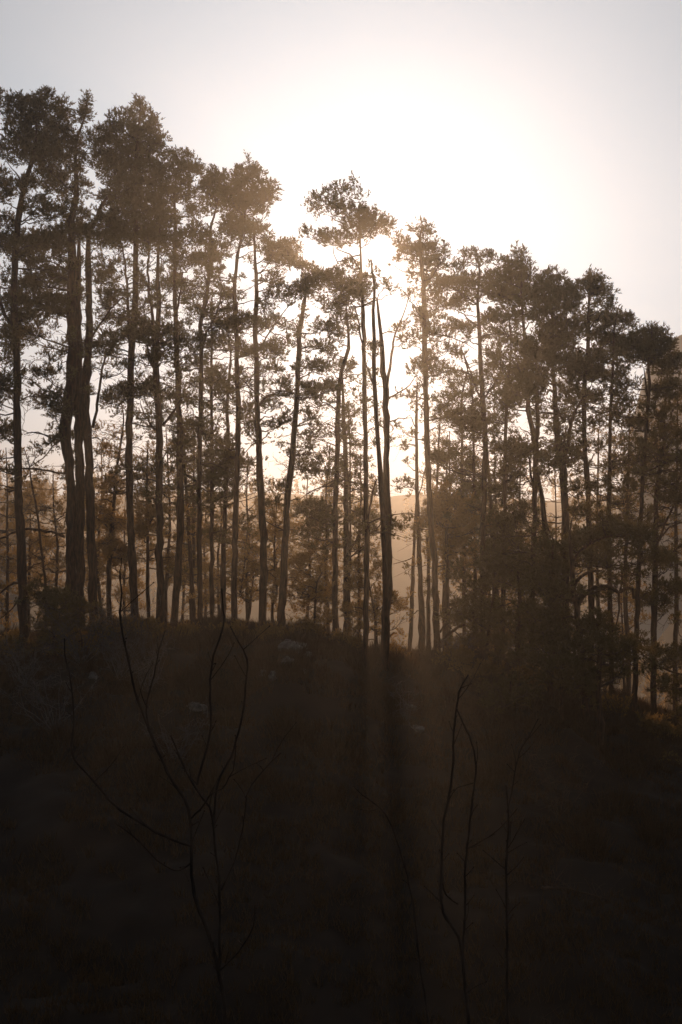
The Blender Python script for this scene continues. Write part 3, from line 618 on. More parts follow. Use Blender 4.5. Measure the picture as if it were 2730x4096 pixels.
pine("dense spreading pine between the slim stems and the thick trunk at right", 55,
     [([(2075, 2730), (2070, 2550), (2080, 2400), (2075, 2280), (2080, 2200)], (34, 26, 18, 7))],
     [(1971, 2250, 64, 48), (2021, 2250, 74, 48), (2071, 2276, 74, 48), (1996, 2310, 74, 34), (2071, 2340, 64, 34), (1996, 2076, 54, 26), (2071, 2052, 54, 26), (2025, 2092, 50, 22), (2021, 2490, 46, 34), (2096, 2500, 54, 40), (1971, 2476, 40, 34), (2050, 2150, 50, 26, .8), (2030, 2190, 60, 34), (2110, 2230, 40, 30), (2040, 2570, 60, 34), (2000, 2620, 50, 28), (2090, 2640, 60, 30)], group=LOW, dead=8, dens=1.0)
pine("dense spreading pine directly in front of the thickest right hand trunk", 51,
     [([(2205, 2780), (2200, 2600), (2196, 2450), (2200, 2300), (2205, 2180)], (40, 32, 22, 8))],
     [(2171, 2200, 54, 42), (2221, 2226, 54, 42), (2196, 2290, 64, 42), (2171, 2340, 54, 34), (2146, 2476, 74, 42), (2196, 2450, 64, 42), (2196, 2526, 74, 42), (2240, 2380, 50, 36), (2110, 2430, 40, 26), (2260, 2500, 50, 40), (2260, 2300, 45, 36), (2250, 2200, 40, 26), (2160, 2590, 60, 34), (2230, 2570, 50, 30), (2100, 2570, 50, 30)], group=LOW, dead=6, dens=1.1)
pine("dark low pine crown hiding the foot of the right hand trunks", 49,
     [([(2400, 2900), (2395, 2750), (2400, 2620), (2395, 2500)], (38, 30, 10)), ([(2245, 2850), (2240, 2720), (2235, 2640)], (26, 18))],
     [(2496, 2590, 66, 30), (2446, 2630, 56, 34), (2371, 2650, 66, 34), (2546, 2576, 56, 30), (2386, 2490, 56, 42), (2421, 2526, 46, 34), (2246, 2670, 74, 34), (2171, 2660, 56, 26), (2330, 2600, 50, 40), (2300, 2660, 60, 34), (2400, 2580, 60, 36), (2500, 2640, 50, 24), (2340, 2520, 45, 34), (2230, 2620, 60, 30), (2300, 2740, 70, 30), (2200, 2720, 60, 26), (2400, 2720, 60, 30), (2480, 2690, 56, 26), (2330, 2690, 60, 30)], group=LOW, dead=4, dens=1.2)
pine("dark pine pads pushing in low at the right edge", 48,
     [([(2790, 3050), (2785, 2850), (2770, 2700), (2760, 2600)], (46, 36, 18))],
     [(2646, 2630, 66, 42), (2696, 2660, 48, 26), (2696, 2742, 56, 34), (2646, 2752, 46, 17), (2720, 2620, 50, 40), (2590, 2620, 40, 20, .7), (2720, 2800, 40, 22), (2600, 2690, 50, 14, .6), (2725, 2490, 40, 16, .7)],
     limbs=[([(2775, 2700), (2700, 2690), (2620, 2650), (2560, 2600)], (16, 6)), ([(2780, 2800), (2720, 2760), (2640, 2750)], (12, 5))], group=LOW, dead=4)
pine("small bushy pine at the foot of the dark central trunk", 57,
     [([(1502, 2640), (1505, 2560), (1500, 2450), (1480, 2350), (1470, 2270)], (22, 16, 6))],
     [(1425, 2282, 38, 26, .8), (1430, 2350, 38, 36), (1510, 2290, 36, 36), (1500, 2390, 40, 36), (1590, 2440, 44, 18, .7), (1500, 2465, 44, 30), (1425, 2450, 46, 34), (1560, 2400, 36, 26), (1430, 2520, 40, 24, .8)], group=LOW, leaf=NEEDLE_BACKLIT, dead=5)
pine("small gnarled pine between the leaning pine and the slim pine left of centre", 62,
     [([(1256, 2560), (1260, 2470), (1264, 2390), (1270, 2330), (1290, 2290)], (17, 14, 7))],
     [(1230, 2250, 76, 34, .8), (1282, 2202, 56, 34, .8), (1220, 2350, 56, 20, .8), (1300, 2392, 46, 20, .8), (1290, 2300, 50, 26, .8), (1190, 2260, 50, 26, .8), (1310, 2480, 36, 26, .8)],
     limbs=[([(1262, 2400), (1240, 2380), (1210, 2390)], (8, 4))], group=LOW, leaf=NEEDLE_BACKLIT, dead=8)
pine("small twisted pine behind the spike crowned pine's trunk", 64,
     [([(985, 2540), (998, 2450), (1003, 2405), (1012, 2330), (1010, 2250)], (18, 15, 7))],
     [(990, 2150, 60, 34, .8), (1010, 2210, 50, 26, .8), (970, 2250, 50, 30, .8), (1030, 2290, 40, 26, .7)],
     limbs=[([(1002, 2410), (975, 2392), (956, 2360)], (12, 7)), ([(965, 2375), (978, 2280), (985, 2200), (992, 2120)], (9, 5))], group=LOW, leaf=NEEDLE_BACKLIT, dead=8)
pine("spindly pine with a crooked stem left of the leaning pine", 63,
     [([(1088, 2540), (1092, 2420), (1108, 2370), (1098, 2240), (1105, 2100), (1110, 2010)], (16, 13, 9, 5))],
     [(1080, 2030, 46, 26, .7), (1110, 2080, 46, 26, .7), (1130, 1960, 40, 18, .6), (1075, 2120, 46, 20, .6), (1120, 2160, 40, 18, .6), (1080, 2220, 40, 16, .6)], group=LOW, leaf=NEEDLE_BACKLIT, dead=12)
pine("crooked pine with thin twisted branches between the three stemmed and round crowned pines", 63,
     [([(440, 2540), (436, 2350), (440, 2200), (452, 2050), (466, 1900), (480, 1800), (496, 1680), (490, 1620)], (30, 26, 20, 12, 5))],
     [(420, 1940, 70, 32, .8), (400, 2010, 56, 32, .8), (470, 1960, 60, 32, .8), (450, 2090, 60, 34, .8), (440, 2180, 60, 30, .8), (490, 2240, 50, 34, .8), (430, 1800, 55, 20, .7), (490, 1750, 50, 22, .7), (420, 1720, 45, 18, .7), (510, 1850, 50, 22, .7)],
     limbs=[([(440, 2110), (420, 2090), (395, 2070)], (12, 6)), ([(436, 2150), (410, 2180), (392, 2200)], (10, 5))], group=LOW, leaf=NEEDLE_BACKLIT, dead=22)
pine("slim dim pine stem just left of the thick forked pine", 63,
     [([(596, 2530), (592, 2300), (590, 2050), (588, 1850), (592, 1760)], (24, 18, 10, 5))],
     [(590, 1850, 50, 40, .7), (580, 1920, 60, 34, .8), (560, 2000, 60, 34, .8), (600, 2060, 60, 34, .8), (570, 2130, 55, 30, .8), (610, 1980, 50, 26, .7)], group=LOW, leaf=NEEDLE_BACKLIT, dead=14)
build_tree("dead_tree", "thin bare dead stem between the leftmost pine and the three stemmed pine", 60,
           [([(186, 2480), (183, 2340), (166, 2200), (150, 2050), (130, 1950), (115, 1850), (95, 1790)], (16, 13, 10, 4))], [], dead=16, cat="tree", dead_range=(.3, 1), deadlen=.9)


# ------------------------------------------------------------------ smaller pines further back, built to one recipe
def back_pine(label, x, ytop, Y, hw, seed_bot=2250, dn=0.65, leaf=None, lean=0):
    zb = float(ground((x - 1365) / F * Y, Y))
    yb = 2303 - zb / Y * F
    h = yb - ytop
    pts = [(x - lean * (1 - t) + rng.normal() * 5, yb - t * h) for t in (0, .2, .4, .6, .8, 1.0)]
    w = 10 + h * 0.016
    pads = []
    n = int(8 + (seed_bot - ytop) / 30)
    for i in range(n):
        t = (i + rng.uniform(0, 1)) / n
        y = ytop + 10 + t * (seed_bot - ytop)
        s = hw * (0.35 + 0.75 * math.sin(math.pi * min(1, 0.15 + t * 0.9))) * rng.uniform(0.3, 1.0)
        sgn = 1 if rng.random() < .5 else -1
        rx = hw * rng.uniform(0.3, 0.55)
        pads.append((x + sgn * s + rng.normal() * 4, y, rx, rx * rng.uniform(0.16, 0.38), dn))
    return build_tree("pine_tree", label, Y, [(pts, (w, w * .8, w * .55, w * .2))], pads, dead=8, group="smaller pines standing further back in the mist", leaf=leaf or NEEDLE_BACKLIT, size=0.115, per=5, spread=1.0, step=.6)


for lab, x, yt, Y, hw, yb in [
    ("golden lit small pine behind the leftmost trunk at the left edge", 25, 1790, 68, 95, 2480),
    ("golden lit small pine behind the left trunk of the three stemmed pine", 225, 1880, 70, 100, 2400),
    ("small round pine low behind the bare dead stem", 120, 1930, 74, 80, 2250),
    ("back row pine filling the gap right of the three stemmed pine", 395, 1780, 72, 80, 2350),
    ("back row pine seen between the round crowned and thick forked pines", 670, 1720, 70, 80, 2300),
    ("back row pine behind the wavy pine and its straight neighbour", 775, 1640, 71, 80, 2320),
    ("back row pine low behind the clustered tufts left of the spike crowned pine", 870, 1930, 74, 80, 2350),
    ("back row pine between the spike crowned pine and the straight pale trunk", 990, 1830, 72, 75, 2330),
    ("back row pine in the open gap left of the leaning pine", 1095, 1990, 77, 70, 2300),
    ("back row pine in the gap right of the leaning pine", 1235, 1900, 78, 90, 2420),
    ("back row pine behind the slim pine left of the central trunk", 1310, 1800, 72, 75, 2380),
    ("back row pine behind the dark central trunk", 1440, 1830, 74, 75, 2300),
    ("back row pine behind the thin forked bare stems right of centre", 1800, 1720, 74, 85, 2100),
    ("back row pine behind the small topped pine in the right centre", 1985, 1750, 72, 85, 2350),
    ("back row pine behind the ragged crowned pine", 2090, 1850, 74, 80, 2350),
    ("back row pine behind the leaning trunk of the right group", 2230, 1880, 72, 80, 2450),
    ("back row pine behind the airy topped pine at right", 2390, 1720, 70, 85, 2080),
    ("squat back row pine filling the space under the wavy pine", 820, 2030, 76, 85, 2440),
    ("squat back row pine seen under the round crowned pine", 500, 1990, 75, 90, 2450),
    ("squat back row pine seen under the slim bent pine", 735, 2020, 78, 70, 2300),
    ("squat back row pine under the three stemmed pine's right stem", 370, 2080, 74, 70, 2450),
    ("squat back row pine low behind the small topped pine", 1960, 2150, 74, 90, 2600),
    ("squat back row pine low behind the ragged crowned pine", 2130, 2180, 72, 85, 2600),
    ("small low pine in the misty gap right of the crooked branch", 2490, 2290, 70, 70, 2560),
    ("back row pine behind the umbrella crowned pine", 2510, 1600, 68, 95, 2050),
    ("back row pine behind the crooked right edge pine", 2690, 1580, 66, 85, 2150),
]:
    back_pine(lab, x, yt, Y, hw, yb)


# ------------------------------------------------------------------ undergrowth
def bare_shrub(label, px, py, Y, h, w, n=9, mat=None, forks=5, group="bare twiggy shrubs on the slope"):
    """many thin grey twigs forking up from one foot"""
    X = (px - 1365) / F * Y
    b = np.array([X, Y, float(ground(X, Y)) - 0.05])
    segs = []
    for _ in range(n):
        a = rng.uniform(0, 2 * np.pi); L = h * rng.uniform(0.6, 1.1)
        e = b + np.array([np.cos(a) * w * rng.uniform(.2, 1), np.sin(a) * w * .7 * rng.uniform(.2, 1), L])
        mid = (b + e) / 2 + rng.normal(size=3) * 0.15 * h
        segs.append((b, mid, e, 0.018, 0.006))
        bz = bez(b[None], mid[None], e[None], 9)[0]
        for _ in range(forks):
            s0 = bz[rng.integers(2, 9)]
            d = (e - b) / L * rng.uniform(.05, .4) + rng.normal(size=3) * np.array([.35, .3, .22])
            q = s0 + d * h * 0.6
            segs.append((s0, (s0 + q) / 2 + rng.normal(size=3) * 0.08 * h, q, 0.009, 0.004))
            b2 = bez(s0[None], ((s0 + q) / 2)[None], q[None], 5)[0]
            for _ in range(4):
                s1 = b2[rng.integers(1, 5)]; q1 = s1 + rng.normal(size=3) * np.array([.2, .2, .16]) * h * 0.5
                segs.append((s1, (s1 + q1) / 2 + rng.normal(size=3) * 0.03 * h, q1, 0.006, 0.003))
    p0, p1, p2 = (np.array([s[i] for s in segs]) for i in range(3))
    P = bez(p0, p1, p2, 6); P[:, 1:-1] += rng.normal(size=P[:, 1:-1].shape) * 0.02 * h
    r0 = np.array([s[3] for s in segs])[:, None]; r1 = np.array([s[4] for s in segs])[:, None]
    V, Q = tubes(P, r0 + (r1 - r0) * np.linspace(0, 1, 6)[None], 3)
    o = mesh("bare_shrub", V, Q, mat or GREYTWIG)
    return tag(o, label, "shrub", group)


for lab, px, Y, h, w, n in [
    ("tangle of bare grey twigs below the three stemmed pine", 330, 50, 2.0, 1.6, 14),
    ("tall tangle of bare grey twigs in front of the round crowned pine's foot", 480, 49, 2.6, 1.5, 14),
    ("low tangle of bare twigs below the leftmost pine", 110, 48, 1.6, 1.8, 12),
    ("wide bare twig bush in the dark lower left slope", 230, 44, 1.7, 1.9, 12),
    ("bare twig bush in front of the thick forked pine's foot", 600, 48, 1.9, 1.2, 10),
    ("sparse bare bush on the dark slope left of centre", 720, 42, 1.6, 1.3, 8),
    ("sparse thin twigs standing in the light shaft below the joined stems", 1640, 47, 1.4, 1.2, 6),
    ("bare twig bush at the edge of the misty gap right of the light shaft", 1815, 54, 1.3, 1.2, 7),
    ("bare arching bush on the dark right slope", 2230, 42, 1.8, 1.8, 9),
    ("bare twigs catching light beside the right edge path of light", 2480, 51, 1.3, 1.3, 8),
]:
    bare_shrub(lab, px, 0, Y, h, w, n, TWIG if px > 2000 else None)

build_tree("evergreen_shrub", "dark evergreen bush at the foot of the leftmost pine", 51,
           [([(215, 2640), (210, 2540), (205, 2450), (190, 2380)], (20, 14, 6))],
           [(180, 2400, 56, 34), (240, 2440, 74, 42), (150, 2360, 40, 24, .8), (200, 2500, 70, 34), (280, 2500, 60, 34, .8), (250, 2390, 50, 26, .8), (310, 2440, 50, 30, .7)], cat="shrub", dead=6, group="evergreen shrubs")
build_tree("evergreen_shrub", "dark evergreen bush low on the slope below the slim stems at right", 50,
           [([(2040, 2860), (2040, 2800), (2035, 2720)], (16, 8))],
           [(2010, 2760, 60, 30), (2080, 2790, 60, 34), (2050, 2730, 50, 24, .8), (1985, 2800, 46, 24, .8), (2130, 2760, 46, 26)], cat="shrub", dead=4, group="evergreen shrubs")
build_tree("evergreen_shrub", "little shrub on the crest just right of the two joined stems", 55,
           [([(1585, 2680), (1588, 2630), (1585, 2600)], (10, 5))],
           [(1580, 2612, 34, 18, .8), (1605, 2630, 40, 18, .8), (1555, 2625, 24, 14, .7)], cat="shrub", dead=2, group="evergreen shrubs", leaf=NEEDLE_BACKLIT)

for lab, px, Y, w, h in [
    ("low dark shrub on the crest below the slim bent pine", 735, 54, 60, 22),
    ("low shrub on the crest left of the leaning pine's foot", 1085, 54.5, 50, 24),
    ("low shrub on the crest between the leaning and the slim pine", 1215, 54.5, 60, 26),
    ("low shrub left of the dark central trunk's foot", 1400, 53.5, 56, 26),
    ("low shrub on the crest below the feathery pine", 1800, 54, 70, 30),
    ("low shrub on the crest below the bright trunk in the right centre", 1930, 53, 70, 32),
    ("low shrub at the foot of the thickest right hand trunk", 2150, 52, 80, 36),
    ("low shrub on the falling crest below the fan shaped crown", 2440, 52, 80, 34),
    ("low shrub on the falling crest near the right edge", 2640, 52, 80, 34),
    ("low shrub at the foot of the round crowned pine", 500, 53.5, 70, 28),
    ("taller dark brush below the three stemmed pine", 330, 52, 85, 62),
    ("brush at the left edge below the leftmost pine", 30, 52, 80, 44),
    ("brush between the round crowned and thick forked pines", 600, 53, 60, 34),
    ("low shrub on the crest below the spike crowned pine", 930, 54.5, 60, 22),
]:
    gz = float(ground((px - 1365) / F * Y, Y)); py = 2303 - gz / Y * F
    build_tree("evergreen_shrub", lab, Y, [([(px, py + 10), (px + 3, py - h), (px - 2, py - 2 * h)], (9, 4))],
               [(px + rng.normal() * w * .5, py - h * rng.uniform(.2, 1.5), w * rng.uniform(.4, .7), h * rng.uniform(.5, .9), .8) for _ in range(6)], cat="shrub", dead=5, dead_range=(.2, 1), deadlen=.6, group="evergreen shrubs", leaf=NEEDLE_BACKLIT, spread=.3)


# rough grass and heather on the ridge
def blades(N, yr, xr, hh, ww, nb):
    y = yr[0] + (yr[1] - yr[0]) * rng.random(N)
    x = (rng.uniform(xr[0], xr[1], N) - 1365) / F * np.maximum(y, 45)
    keep = vnoise(x / 1.6, y / 1.6, 5) + 0.5 * vnoise(x / 0.5, y / 0.5, 6) > -0.35
    x, y = x[keep], y[keep]
    c = np.repeat(np.stack([x, y, ground(x, y) - 0.03], -1), nb, 0)
    c[:, :2] += rng.normal(size=(len(c), 2)) * 0.09
    h = hh * rng.uniform(0.45, 1.2, (len(c), 1)) * np.repeat(0.6 + 0.5 * (vnoise(x / 2.3, y / 2.3, 8) + 1) / 2 + 0.3 * rng.random(len(x)), nb)[:, None]
    lean = rng.normal(size=(len(c), 3)) * np.array([.38, .38, 0]) + np.array([0, 0, 1])
    tip = c + unit(lean) * h
    side = unit(np.cross(lean, rng.normal(size=lean.shape))) * ww
    return np.stack([c - side, c + side, tip], 1).reshape(-1, 3)


V = np.concatenate([blades(9000, (26, 50), (-150, 2880), .34, .016, 9), blades(11000, (48, 60), (-150, 2880), .42, .013, 10), blades(2500, (60, 90), (-200, 2900), .45, .02, 7)])
def clumps(n):
    """taller heather and grass clumps breaking the line of the crest"""
    out = []
    for _ in range(n):
        y0 = rng.choice([rng.uniform(52, 57), rng.uniform(40, 54)], p=[.65, .35])
        x0 = (rng.uniform(-100, 2830) - 1365) / F * y0
        k = rng.integers(180, 420); rad = rng.uniform(.15, .5); hh = rng.uniform(.35, .95)
        p = np.stack([x0 + rng.normal(size=k) * rad, y0 + rng.normal(size=k) * rad], -1)
        c = np.concatenate([p, (ground(p[:, 0], p[:, 1]) - .03)[:, None]], 1)
        d = unit(np.concatenate([(p - [x0, y0]) * .8 + rng.normal(size=(k, 2)) * .25, np.ones((k, 1))], 1))
        t = c + d * (hh * rng.uniform(.4, 1.1, k) * np.exp(-((p - [x0, y0]) ** 2).sum(1) / (2 * rad * rad) * .4))[:, None]
        sd = unit(np.cross(d, rng.normal(size=d.shape))) * .018
        out.append(np.stack([c - sd, c + sd, t], 1).reshape(-1, 3))
    return np.concatenate(out)


V = np.concatenate([V, clumps(230)])
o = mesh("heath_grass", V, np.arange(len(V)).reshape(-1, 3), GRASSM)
tag(o, "rough brown grass and heather covering the ridge slope", "grass", kind="stuff")

# far wood on the hillside: one mass of pale trees
Vt, Vl = [], []
for _ in range(520):
    Yt = rng.uniform(118, 350); X = rng.uniform(-0.31, 0.31) * Yt
    z = float(ground(X, Yt)); h = rng.uniform(3, 5.5) if Yt > 230 else rng.uniform(1.5, 4)
    Vt.append((np.array([X, Yt, z - .3]), np.array([X + rng.normal() * .2, Yt, z + h * .6]), np.array([X, Yt, z + h]), .12, .02))
    n = int(150)
    t = rng.random(n) ** 0.8
    r = (0.12 + 0.22 * (1 - t)) * h * 0.55 * rng.uniform(.2, 1, n)
    a = rng.uniform(0, 2 * np.pi, n)
    C = np.stack([X + r * np.cos(a), Yt + r * np.sin(a), z + h * (.15 + .85 * t)], -1)
    d1 = rng.normal(size=(n, 3)) * .28; d2 = rng.normal(size=(n, 3)) * .22
    Vl.append(np.stack([C, C + d1, C + d2 + [0, 0, .15]], 1).reshape(-1, 3))
V = np.concatenate(Vl)
p0, p1, p2 = (np.array([s[i] for s in Vt]) for i in range(3))
tv, tq = tubes(bez(p0, p1, p2, 5), np.array([[s[3]] for s in Vt]) + (np.array([[s[4] - s[3]] for s in Vt])) * np.linspace(0, 1, 5)[None], 4)
tq3 = np.concatenate([tq[:, [0, 1, 2]], tq[:, [0, 2, 3]]])
fw = mesh("distant_wood", np.concatenate([V, tv]), np.concatenate([np.arange(len(V)).reshape(-1, 3), tq3 + len(V)]), NEEDLE_BACKLIT)
tag(fw, "far misty wood covering the hillside behind the pines", "wood", kind="stuff")


# rocks with pale lichen
def rock(label, px, py, Y, sx, sz, seed):
    r = np.random.default_rng(seed)
    n1, n2 = 18, 12
    th, ph = np.meshgrid(np.linspace(0, 2 * np.pi, n1, endpoint=False), np.linspace(0.02, np.pi - 0.02, n2), indexing='ij')
    D = np.stack([np.sin(ph) * np.cos(th), np.sin(ph) * np.sin(th), np.cos(ph)], -1).reshape(-1, 3)
    k = unit(r.normal(size=(16, 3))); dd = r.uniform(.62, 1.0, 16)
    rad = np.minimum(1.0, np.min(np.where(D @ k.T > 0.05, dd[None] / np.maximum(D @ k.T, .05), 9), axis=1))
    X = (px - 1365) / F * Y
    c = np.array([X, Y, float(ground(X, Y)) + sz * .12])
    V = c + D * (rad * r.uniform(.82, 1.1, len(D)))[:, None] * np.array([sx, sx * .8, sz]) + r.normal(size=D.shape) * .02
    i, j = np.meshgrid(np.arange(n1), np.arange(n2 - 1), indexing='ij')
    i2 = (i + 1) % n1
    Q = np.stack([i * n2 + j, i * n2 + j + 1, i2 * n2 + j + 1, i2 * n2 + j], -1).reshape(-1, 4)
    o = mesh("rock", V, Q, ROCKM)
    return tag(o, label, "rock", "lichen covered rocks in the heath")


def slope_y(px, py):
    """distance at which the line of sight through a pixel meets the near slope"""
    Ys = np.linspace(28, 56, 281)
    P = np.array([at(px, py, y) for y in Ys])
    hit = np.where(P[:, 2] <= ground(P[:, 0], P[:, 1]))[0]
    return float(Ys[hit[0]]) if len(hit) else 52.0


for i, (lab, px, py, sx, sz) in enumerate([
    ("largest pale lichen covered rock on the slope under the leaning pine", 1170, 2612, .7, .42),
    ("flat pale rock half hidden in heather right of the largest one", 1235, 2630, .3, .2),
    ("broken pale rock just under the largest one", 1150, 2655, .34, .2),
    ("pale lichen rock just left of the largest one", 1112, 2592, .38, .3),
    ("small upright lichen rock below the two upper rocks", 1095, 2715, .16, .24),
    ("small pale rock at the lower left of the upper rocks", 1058, 2700, .2, .18),
    ("tiny pale rock to the lower right of the largest rock", 1212, 2695, .2, .16),
    ("pale rock with lichen beside the tall sapling stems at left", 785, 2840, .38, .24),
    ("single bright little rock between the two bending sapling stems", 950, 2785, .11, .11),
    ("pair topped rock low in the middle of the dark slope", 1160, 2885, .26, .16),
    ("dim rock in the dark strip beside the light shaft", 1640, 2840, .3, .22),
    ("dim rock lower down in the light shaft", 1670, 2925, .26, .16),
    ("faint grey stone in the dark at far left of the slope", 378, 2712, .2, .2),
]):
    rock(lab, px, py, slope_y(px, py), sx, sz, 40 + i)


# ------------------------------------------------------------------ bare saplings close to the camera
def sapling(label, Y, stems, seed, twigs=26):
    r = np.random.default_rng(seed)
    m = Y / F
    first = None
    parts, segs, buds = [], [], []
    o = None
    for i, (pts, ws) in enumerate(stems):
        P = np.array([at(x, y, Y) for x, y in pts])
        bend = r.normal() * 0.16 if i else 0
        P[:, 1] += bend * np.linspace(0, 1, len(P)) ** 1.3
        W = np.interp(np.linspace(0, 1, len(pts)), np.linspace(0, 1, len(ws)), ws) * m * 0.42
        if i == 0:
            gz = float(ground(P[0, 0], P[0, 1]))
            P = np.vstack([[P[0, 0] + .12, P[0, 1] + .05, gz - 0.1], [P[0, 0] + .05, P[0, 1], (gz + P[0, 2]) / 2], P]); W = np.concatenate([[W[0] * 1.6, W[0] * 1.3], W])
            o = empty("bare_sapling", (P[0, 0], P[0, 1], gz))
            tag(o, label, "sapling", "bare saplings close to the viewer")
        S, par = spline(P, 0.035)
        Rr = np.interp(par, np.linspace(0, 1, len(W)), W)
        node = (np.arange(len(S)) % 5 == 0)
        Rr = Rr * np.where(node, 1.22, 1.0) * (1 + .05 * r.normal(size=len(S)))
        S = S + r.normal(size=S.shape) * 0.0012
        V, Q = tubes(S[None], Rr[None], 8)
        mesh("stem" if i == 0 else "branch", V, Q, SAPLING, o, True)
        cand = np.where(S[:, 2] > at(1365, 4000, Y)[2])[0]
        nt = max(2, int(twigs * len(cand) / 75)) if len(cand) > 4 else 0
        for _ in range(nt):
            k = int(r.choice(cand)); k2 = min(k + 2, len(S) - 1)
            t = unit(S[k2] - S[max(k - 2, 0)])
            d = unit(t * r.uniform(.5, 1.2) + r.normal(size=3) * np.array([.8, .6, .3]) + np.array([0, 0, .25]))
            L = r.choice([.012, .03, .06, .12, .22], p=[.26, .26, .22, .16, .10])
            e = S[k] + d * L
            segs.append((S[k], (S[k] + e) / 2 + r.normal(size=3) * .06 * L, e, 0.0028, 0.0016))
            buds.append(e)
    p0, p1, p2 = (np.array([s[i] for s in segs]) for i in range(3))
    r0 = np.array([s[3] for s in segs])[:, None]; r1 = np.array([s[4] for s in segs])[:, None]
    t1 = tubes(bez(p0, p1, p2, 4), r0 + (r1 - r0) * np.linspace(0, 1, 4)[None], 5)
    B = np.array(buds); ax = unit(p2 - p0) * 0.009
    bt = tubes(np.stack([B - ax * .3, B + ax * .2, B + ax * .6, B + ax], 1), np.tile(np.array([[.0018, .0038, .003, .0004]]), (len(B), 1)), 5)
    V, Q = join([t1, bt])
    mesh("twigs", V, Q, SAPLING, o)["kind"] = "stuff"
    return o


sapling("tall bare sapling with many forked stems in the left foreground", 7.0, [
    ([(905, 4150), (897, 4006), (875, 3884), (844, 3762), (792, 3623), (770, 3527), (766, 3379), (762, 3275), (740, 3196), (696, 3135), (644, 3031), (600, 2926), (566, 2839), (540, 2760), (512, 2630), (490, 2530), (482, 2450), (487, 2375), (482, 2325), (480, 2285)], (18, 16, 13, 10, 7)),
    ([(764, 3382), (700, 3362), (620, 3325), (530, 3270), (460, 3220), (400, 3150), (340, 3080), (300, 3035), (290, 2980), (300, 2900), (298, 2800), (285, 2700), (270, 2620), (268, 2550)], (12, 10, 8, 6)),
    ([(767, 3452), (735, 3470), (705, 3475), (660, 3450), (610, 3400), (570, 3350), (520, 3300), (480, 3268)], (9, 8, 5)),
    ([(763, 3275), (820, 3215), (853, 3161), (905, 3127), (953, 3048)], (9, 7, 5)),
    ([(878, 3880), (880, 3700), (878, 3500), (862, 3396), (857, 3309), (844, 3222), (810, 3179), (775, 3118), (740, 3048), (715, 2980), (697, 2930)], (12, 10, 6)),
    ([(857, 3300), (862, 3200), (880, 3110), (923, 3031), (945, 2960), (970, 2860), (980, 2750), (985, 2640), (950, 2570), (915, 2510)], (11, 10, 9, 6)),
    ([(790, 3140), (805, 3070), (830, 2990), (845, 2900), (842, 2800), (841, 2725), (855, 2625), (880, 2550), (897, 2490), (894, 2440), (887, 2355)], (11, 10, 9, 6)),
    ([(885, 3560), (923, 3483), (953, 3396), (979, 3266), (985, 3200), (992, 3170), (1053, 3083), (1123, 3015)], (8, 7, 5)),
    ([(598, 2920), (585, 2850), (590, 2800), (615, 2700), (635, 2600), (657, 2522)], (8, 7, 5)),
    ([(590, 2830), (578, 2790), (572, 2745)], (6, 4)),
    ([(876, 3884), (931, 3832), (992, 3745), (1018, 3684), (1025, 3600)], (9, 7, 5)),
], 5, 34)
sapling("slender bare sapling with two crossing stems right of the light shaft", 7.4, [
    ([(1880, 4150), (1855, 3900), (1844, 3779), (1818, 3718), (1774, 3649), (1764, 3570), (1767, 3450), (1770, 3396), (1774, 3292), (1792, 3205), (1813, 3074), (1813, 2961), (1822, 2874), (1826, 2830), (1839, 2770), (1850, 2735), (1877, 2700)], (15, 13, 12, 10, 7)),
    ([(1850, 3850), (1855, 3750), (1861, 3623), (1861, 3483), (1870, 3379), (1887, 3222), (1905, 3065), (1887, 2970), (1852, 2891), (1828, 2835)], (12, 11, 9, 8)),
    ([(1795, 3200), (1830, 3145), (1890, 3125)], (6, 4)),
    ([(1868, 3392), (1930, 3360), (2000, 3300), (2060, 3220)], (6, 4)),
    ([(1764, 3500), (1790, 3590), (1840, 3640)], (8, 7)),
], 8, 30)
sapling("small upright bare sapling with short side shoots at the right", 7.8, [
    ([(2032, 4150), (2030, 3788), (2026, 3483), (2035, 3309), (2031, 3187), (2025, 3140)], (13, 11, 7)),
    ([(2031, 3250), (2057, 3118), (2079, 3013), (2122, 2944), (2157, 2878)], (7, 5)),
    ([(2028, 3480), (1980, 3440), (1930, 3395)], (6, 4)),
    ([(2028, 3500), (2070, 3465), (2100, 3430)], (6, 4)),
    ([(2032, 3300), (2070, 3285), (2110, 3255)], (5, 3)),
    ([(2028, 3400), (2060, 3330), (2085, 3260)], (5, 3)),
], 9, 40)
sapling("thin drooping bare shoot bending left in the middle foreground", 7.2, [
    ([(1720, 4150), (1680, 3850), (1650, 3600), (1600, 3400), (1560, 3290), (1520, 3230), (1450, 3180), (1415, 3145)], (10, 7, 5)),
], 10, 20)


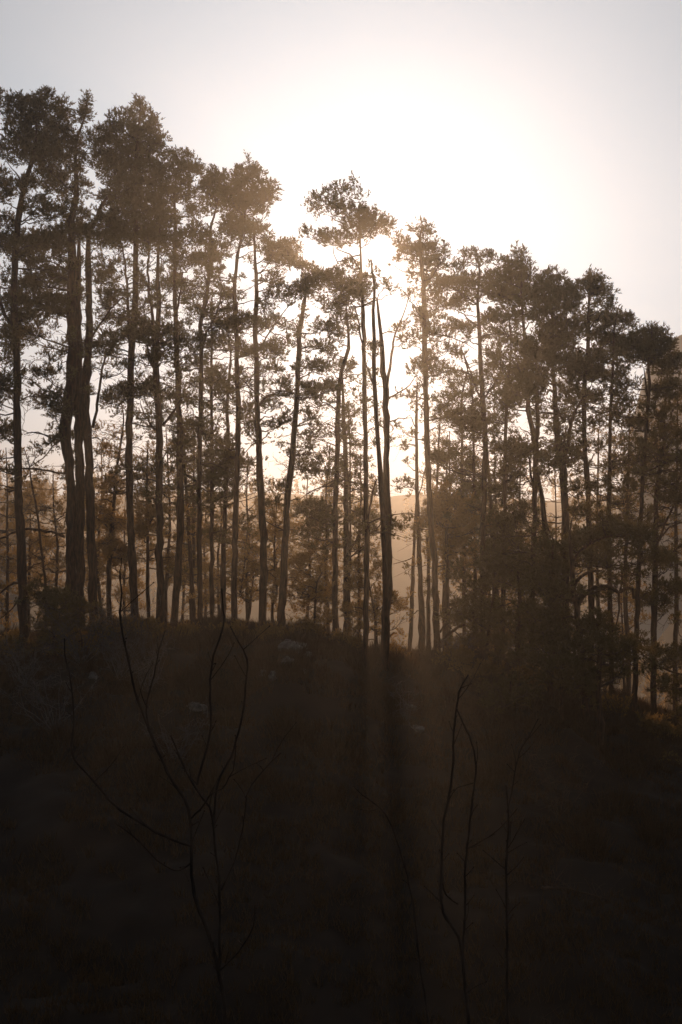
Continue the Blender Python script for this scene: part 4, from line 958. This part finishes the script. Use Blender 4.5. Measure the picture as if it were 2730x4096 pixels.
def fallen(label, pts, Y, w, seed, k=1.0):
    r = np.random.default_rng(seed)
    P = []
    for px, dy in pts:
        X = (px - 1365) / F * Y + r.normal() * .05; yy = Y + dy
        P.append((X, yy, float(ground(X, yy)) + 0.04 * k + abs(r.normal()) * .05 * k))
    S, par = spline(P, .08)
    S = S + r.normal(size=S.shape) * .008 * k
    R = np.interp(par, [0, 1], [w, w * .4])
    segs = [(S[j], S[j] + k * (r.normal(size=3) * [.2, .2, .1] + [0, 0, .2]), S[j] + k * (r.normal(size=3) * [.5, .4, .15] + [0, 0, .45]), .008, .003) for j in r.integers(2, len(S), 22)]
    p0, p1, p2 = (np.array([s[i] for s in segs]) for i in range(3))
    V, Q = join([tubes(S[None], R[None], 7), tubes(bez(p0, p1, p2, 7), np.linspace(.008, .003, 7)[None].repeat(22, 0) * k, 4)])
    o = mesh("fallen_branch", V, Q, TWIG)
    return tag(o, label, "branch", "dead branches lying on the slope")


fallen("long pale dead branch lying in the dark lower right", [(1950, 0), (2200, .3), (2450, -.1), (2750, .2)], 31, .05, 3)
fallen("crooked dead branch half hidden in the dark right slope", [(2150, 0), (2300, .6), (2420, .2)], 37, .04, 6)

# ------------------------------------------------------------------ the hazy air
hx0, hx1, hy0, hy1, hz0, hz1 = -245, 245, -45, 400, -26, 28.5
V = [(x, y, z) for x in (hx0, hx1) for y in (hy0, hy1) for z in (hz0, hz1)]
Q = [(0, 1, 3, 2), (4, 6, 7, 5), (0, 4, 5, 1), (2, 3, 7, 6), (0, 2, 6, 4), (1, 5, 7, 3)]
hm = bpy.data.materials.new("haze_air"); hm.use_nodes = True
hn = hm.node_tree
for n in list(hn.nodes):
    if n.type != 'OUTPUT_MATERIAL': hn.nodes.remove(n)
pv = hn.nodes.new("ShaderNodeVolumePrincipled")
pv.inputs["Color"].default_value = (0.93, 0.90, 0.87, 1)
pv.inputs["Density"].default_value = HAZE_DENSITY
pv.inputs["Anisotropy"].default_value = HAZE_G
hn.links.new(pv.outputs[0], [n for n in hn.nodes if n.type == 'OUTPUT_MATERIAL'][0].inputs["Volume"])
o = mesh("haze", V, Q, hm)
tag(o, "pale backlit haze hanging in the air between the trees", "haze", kind="stuff")
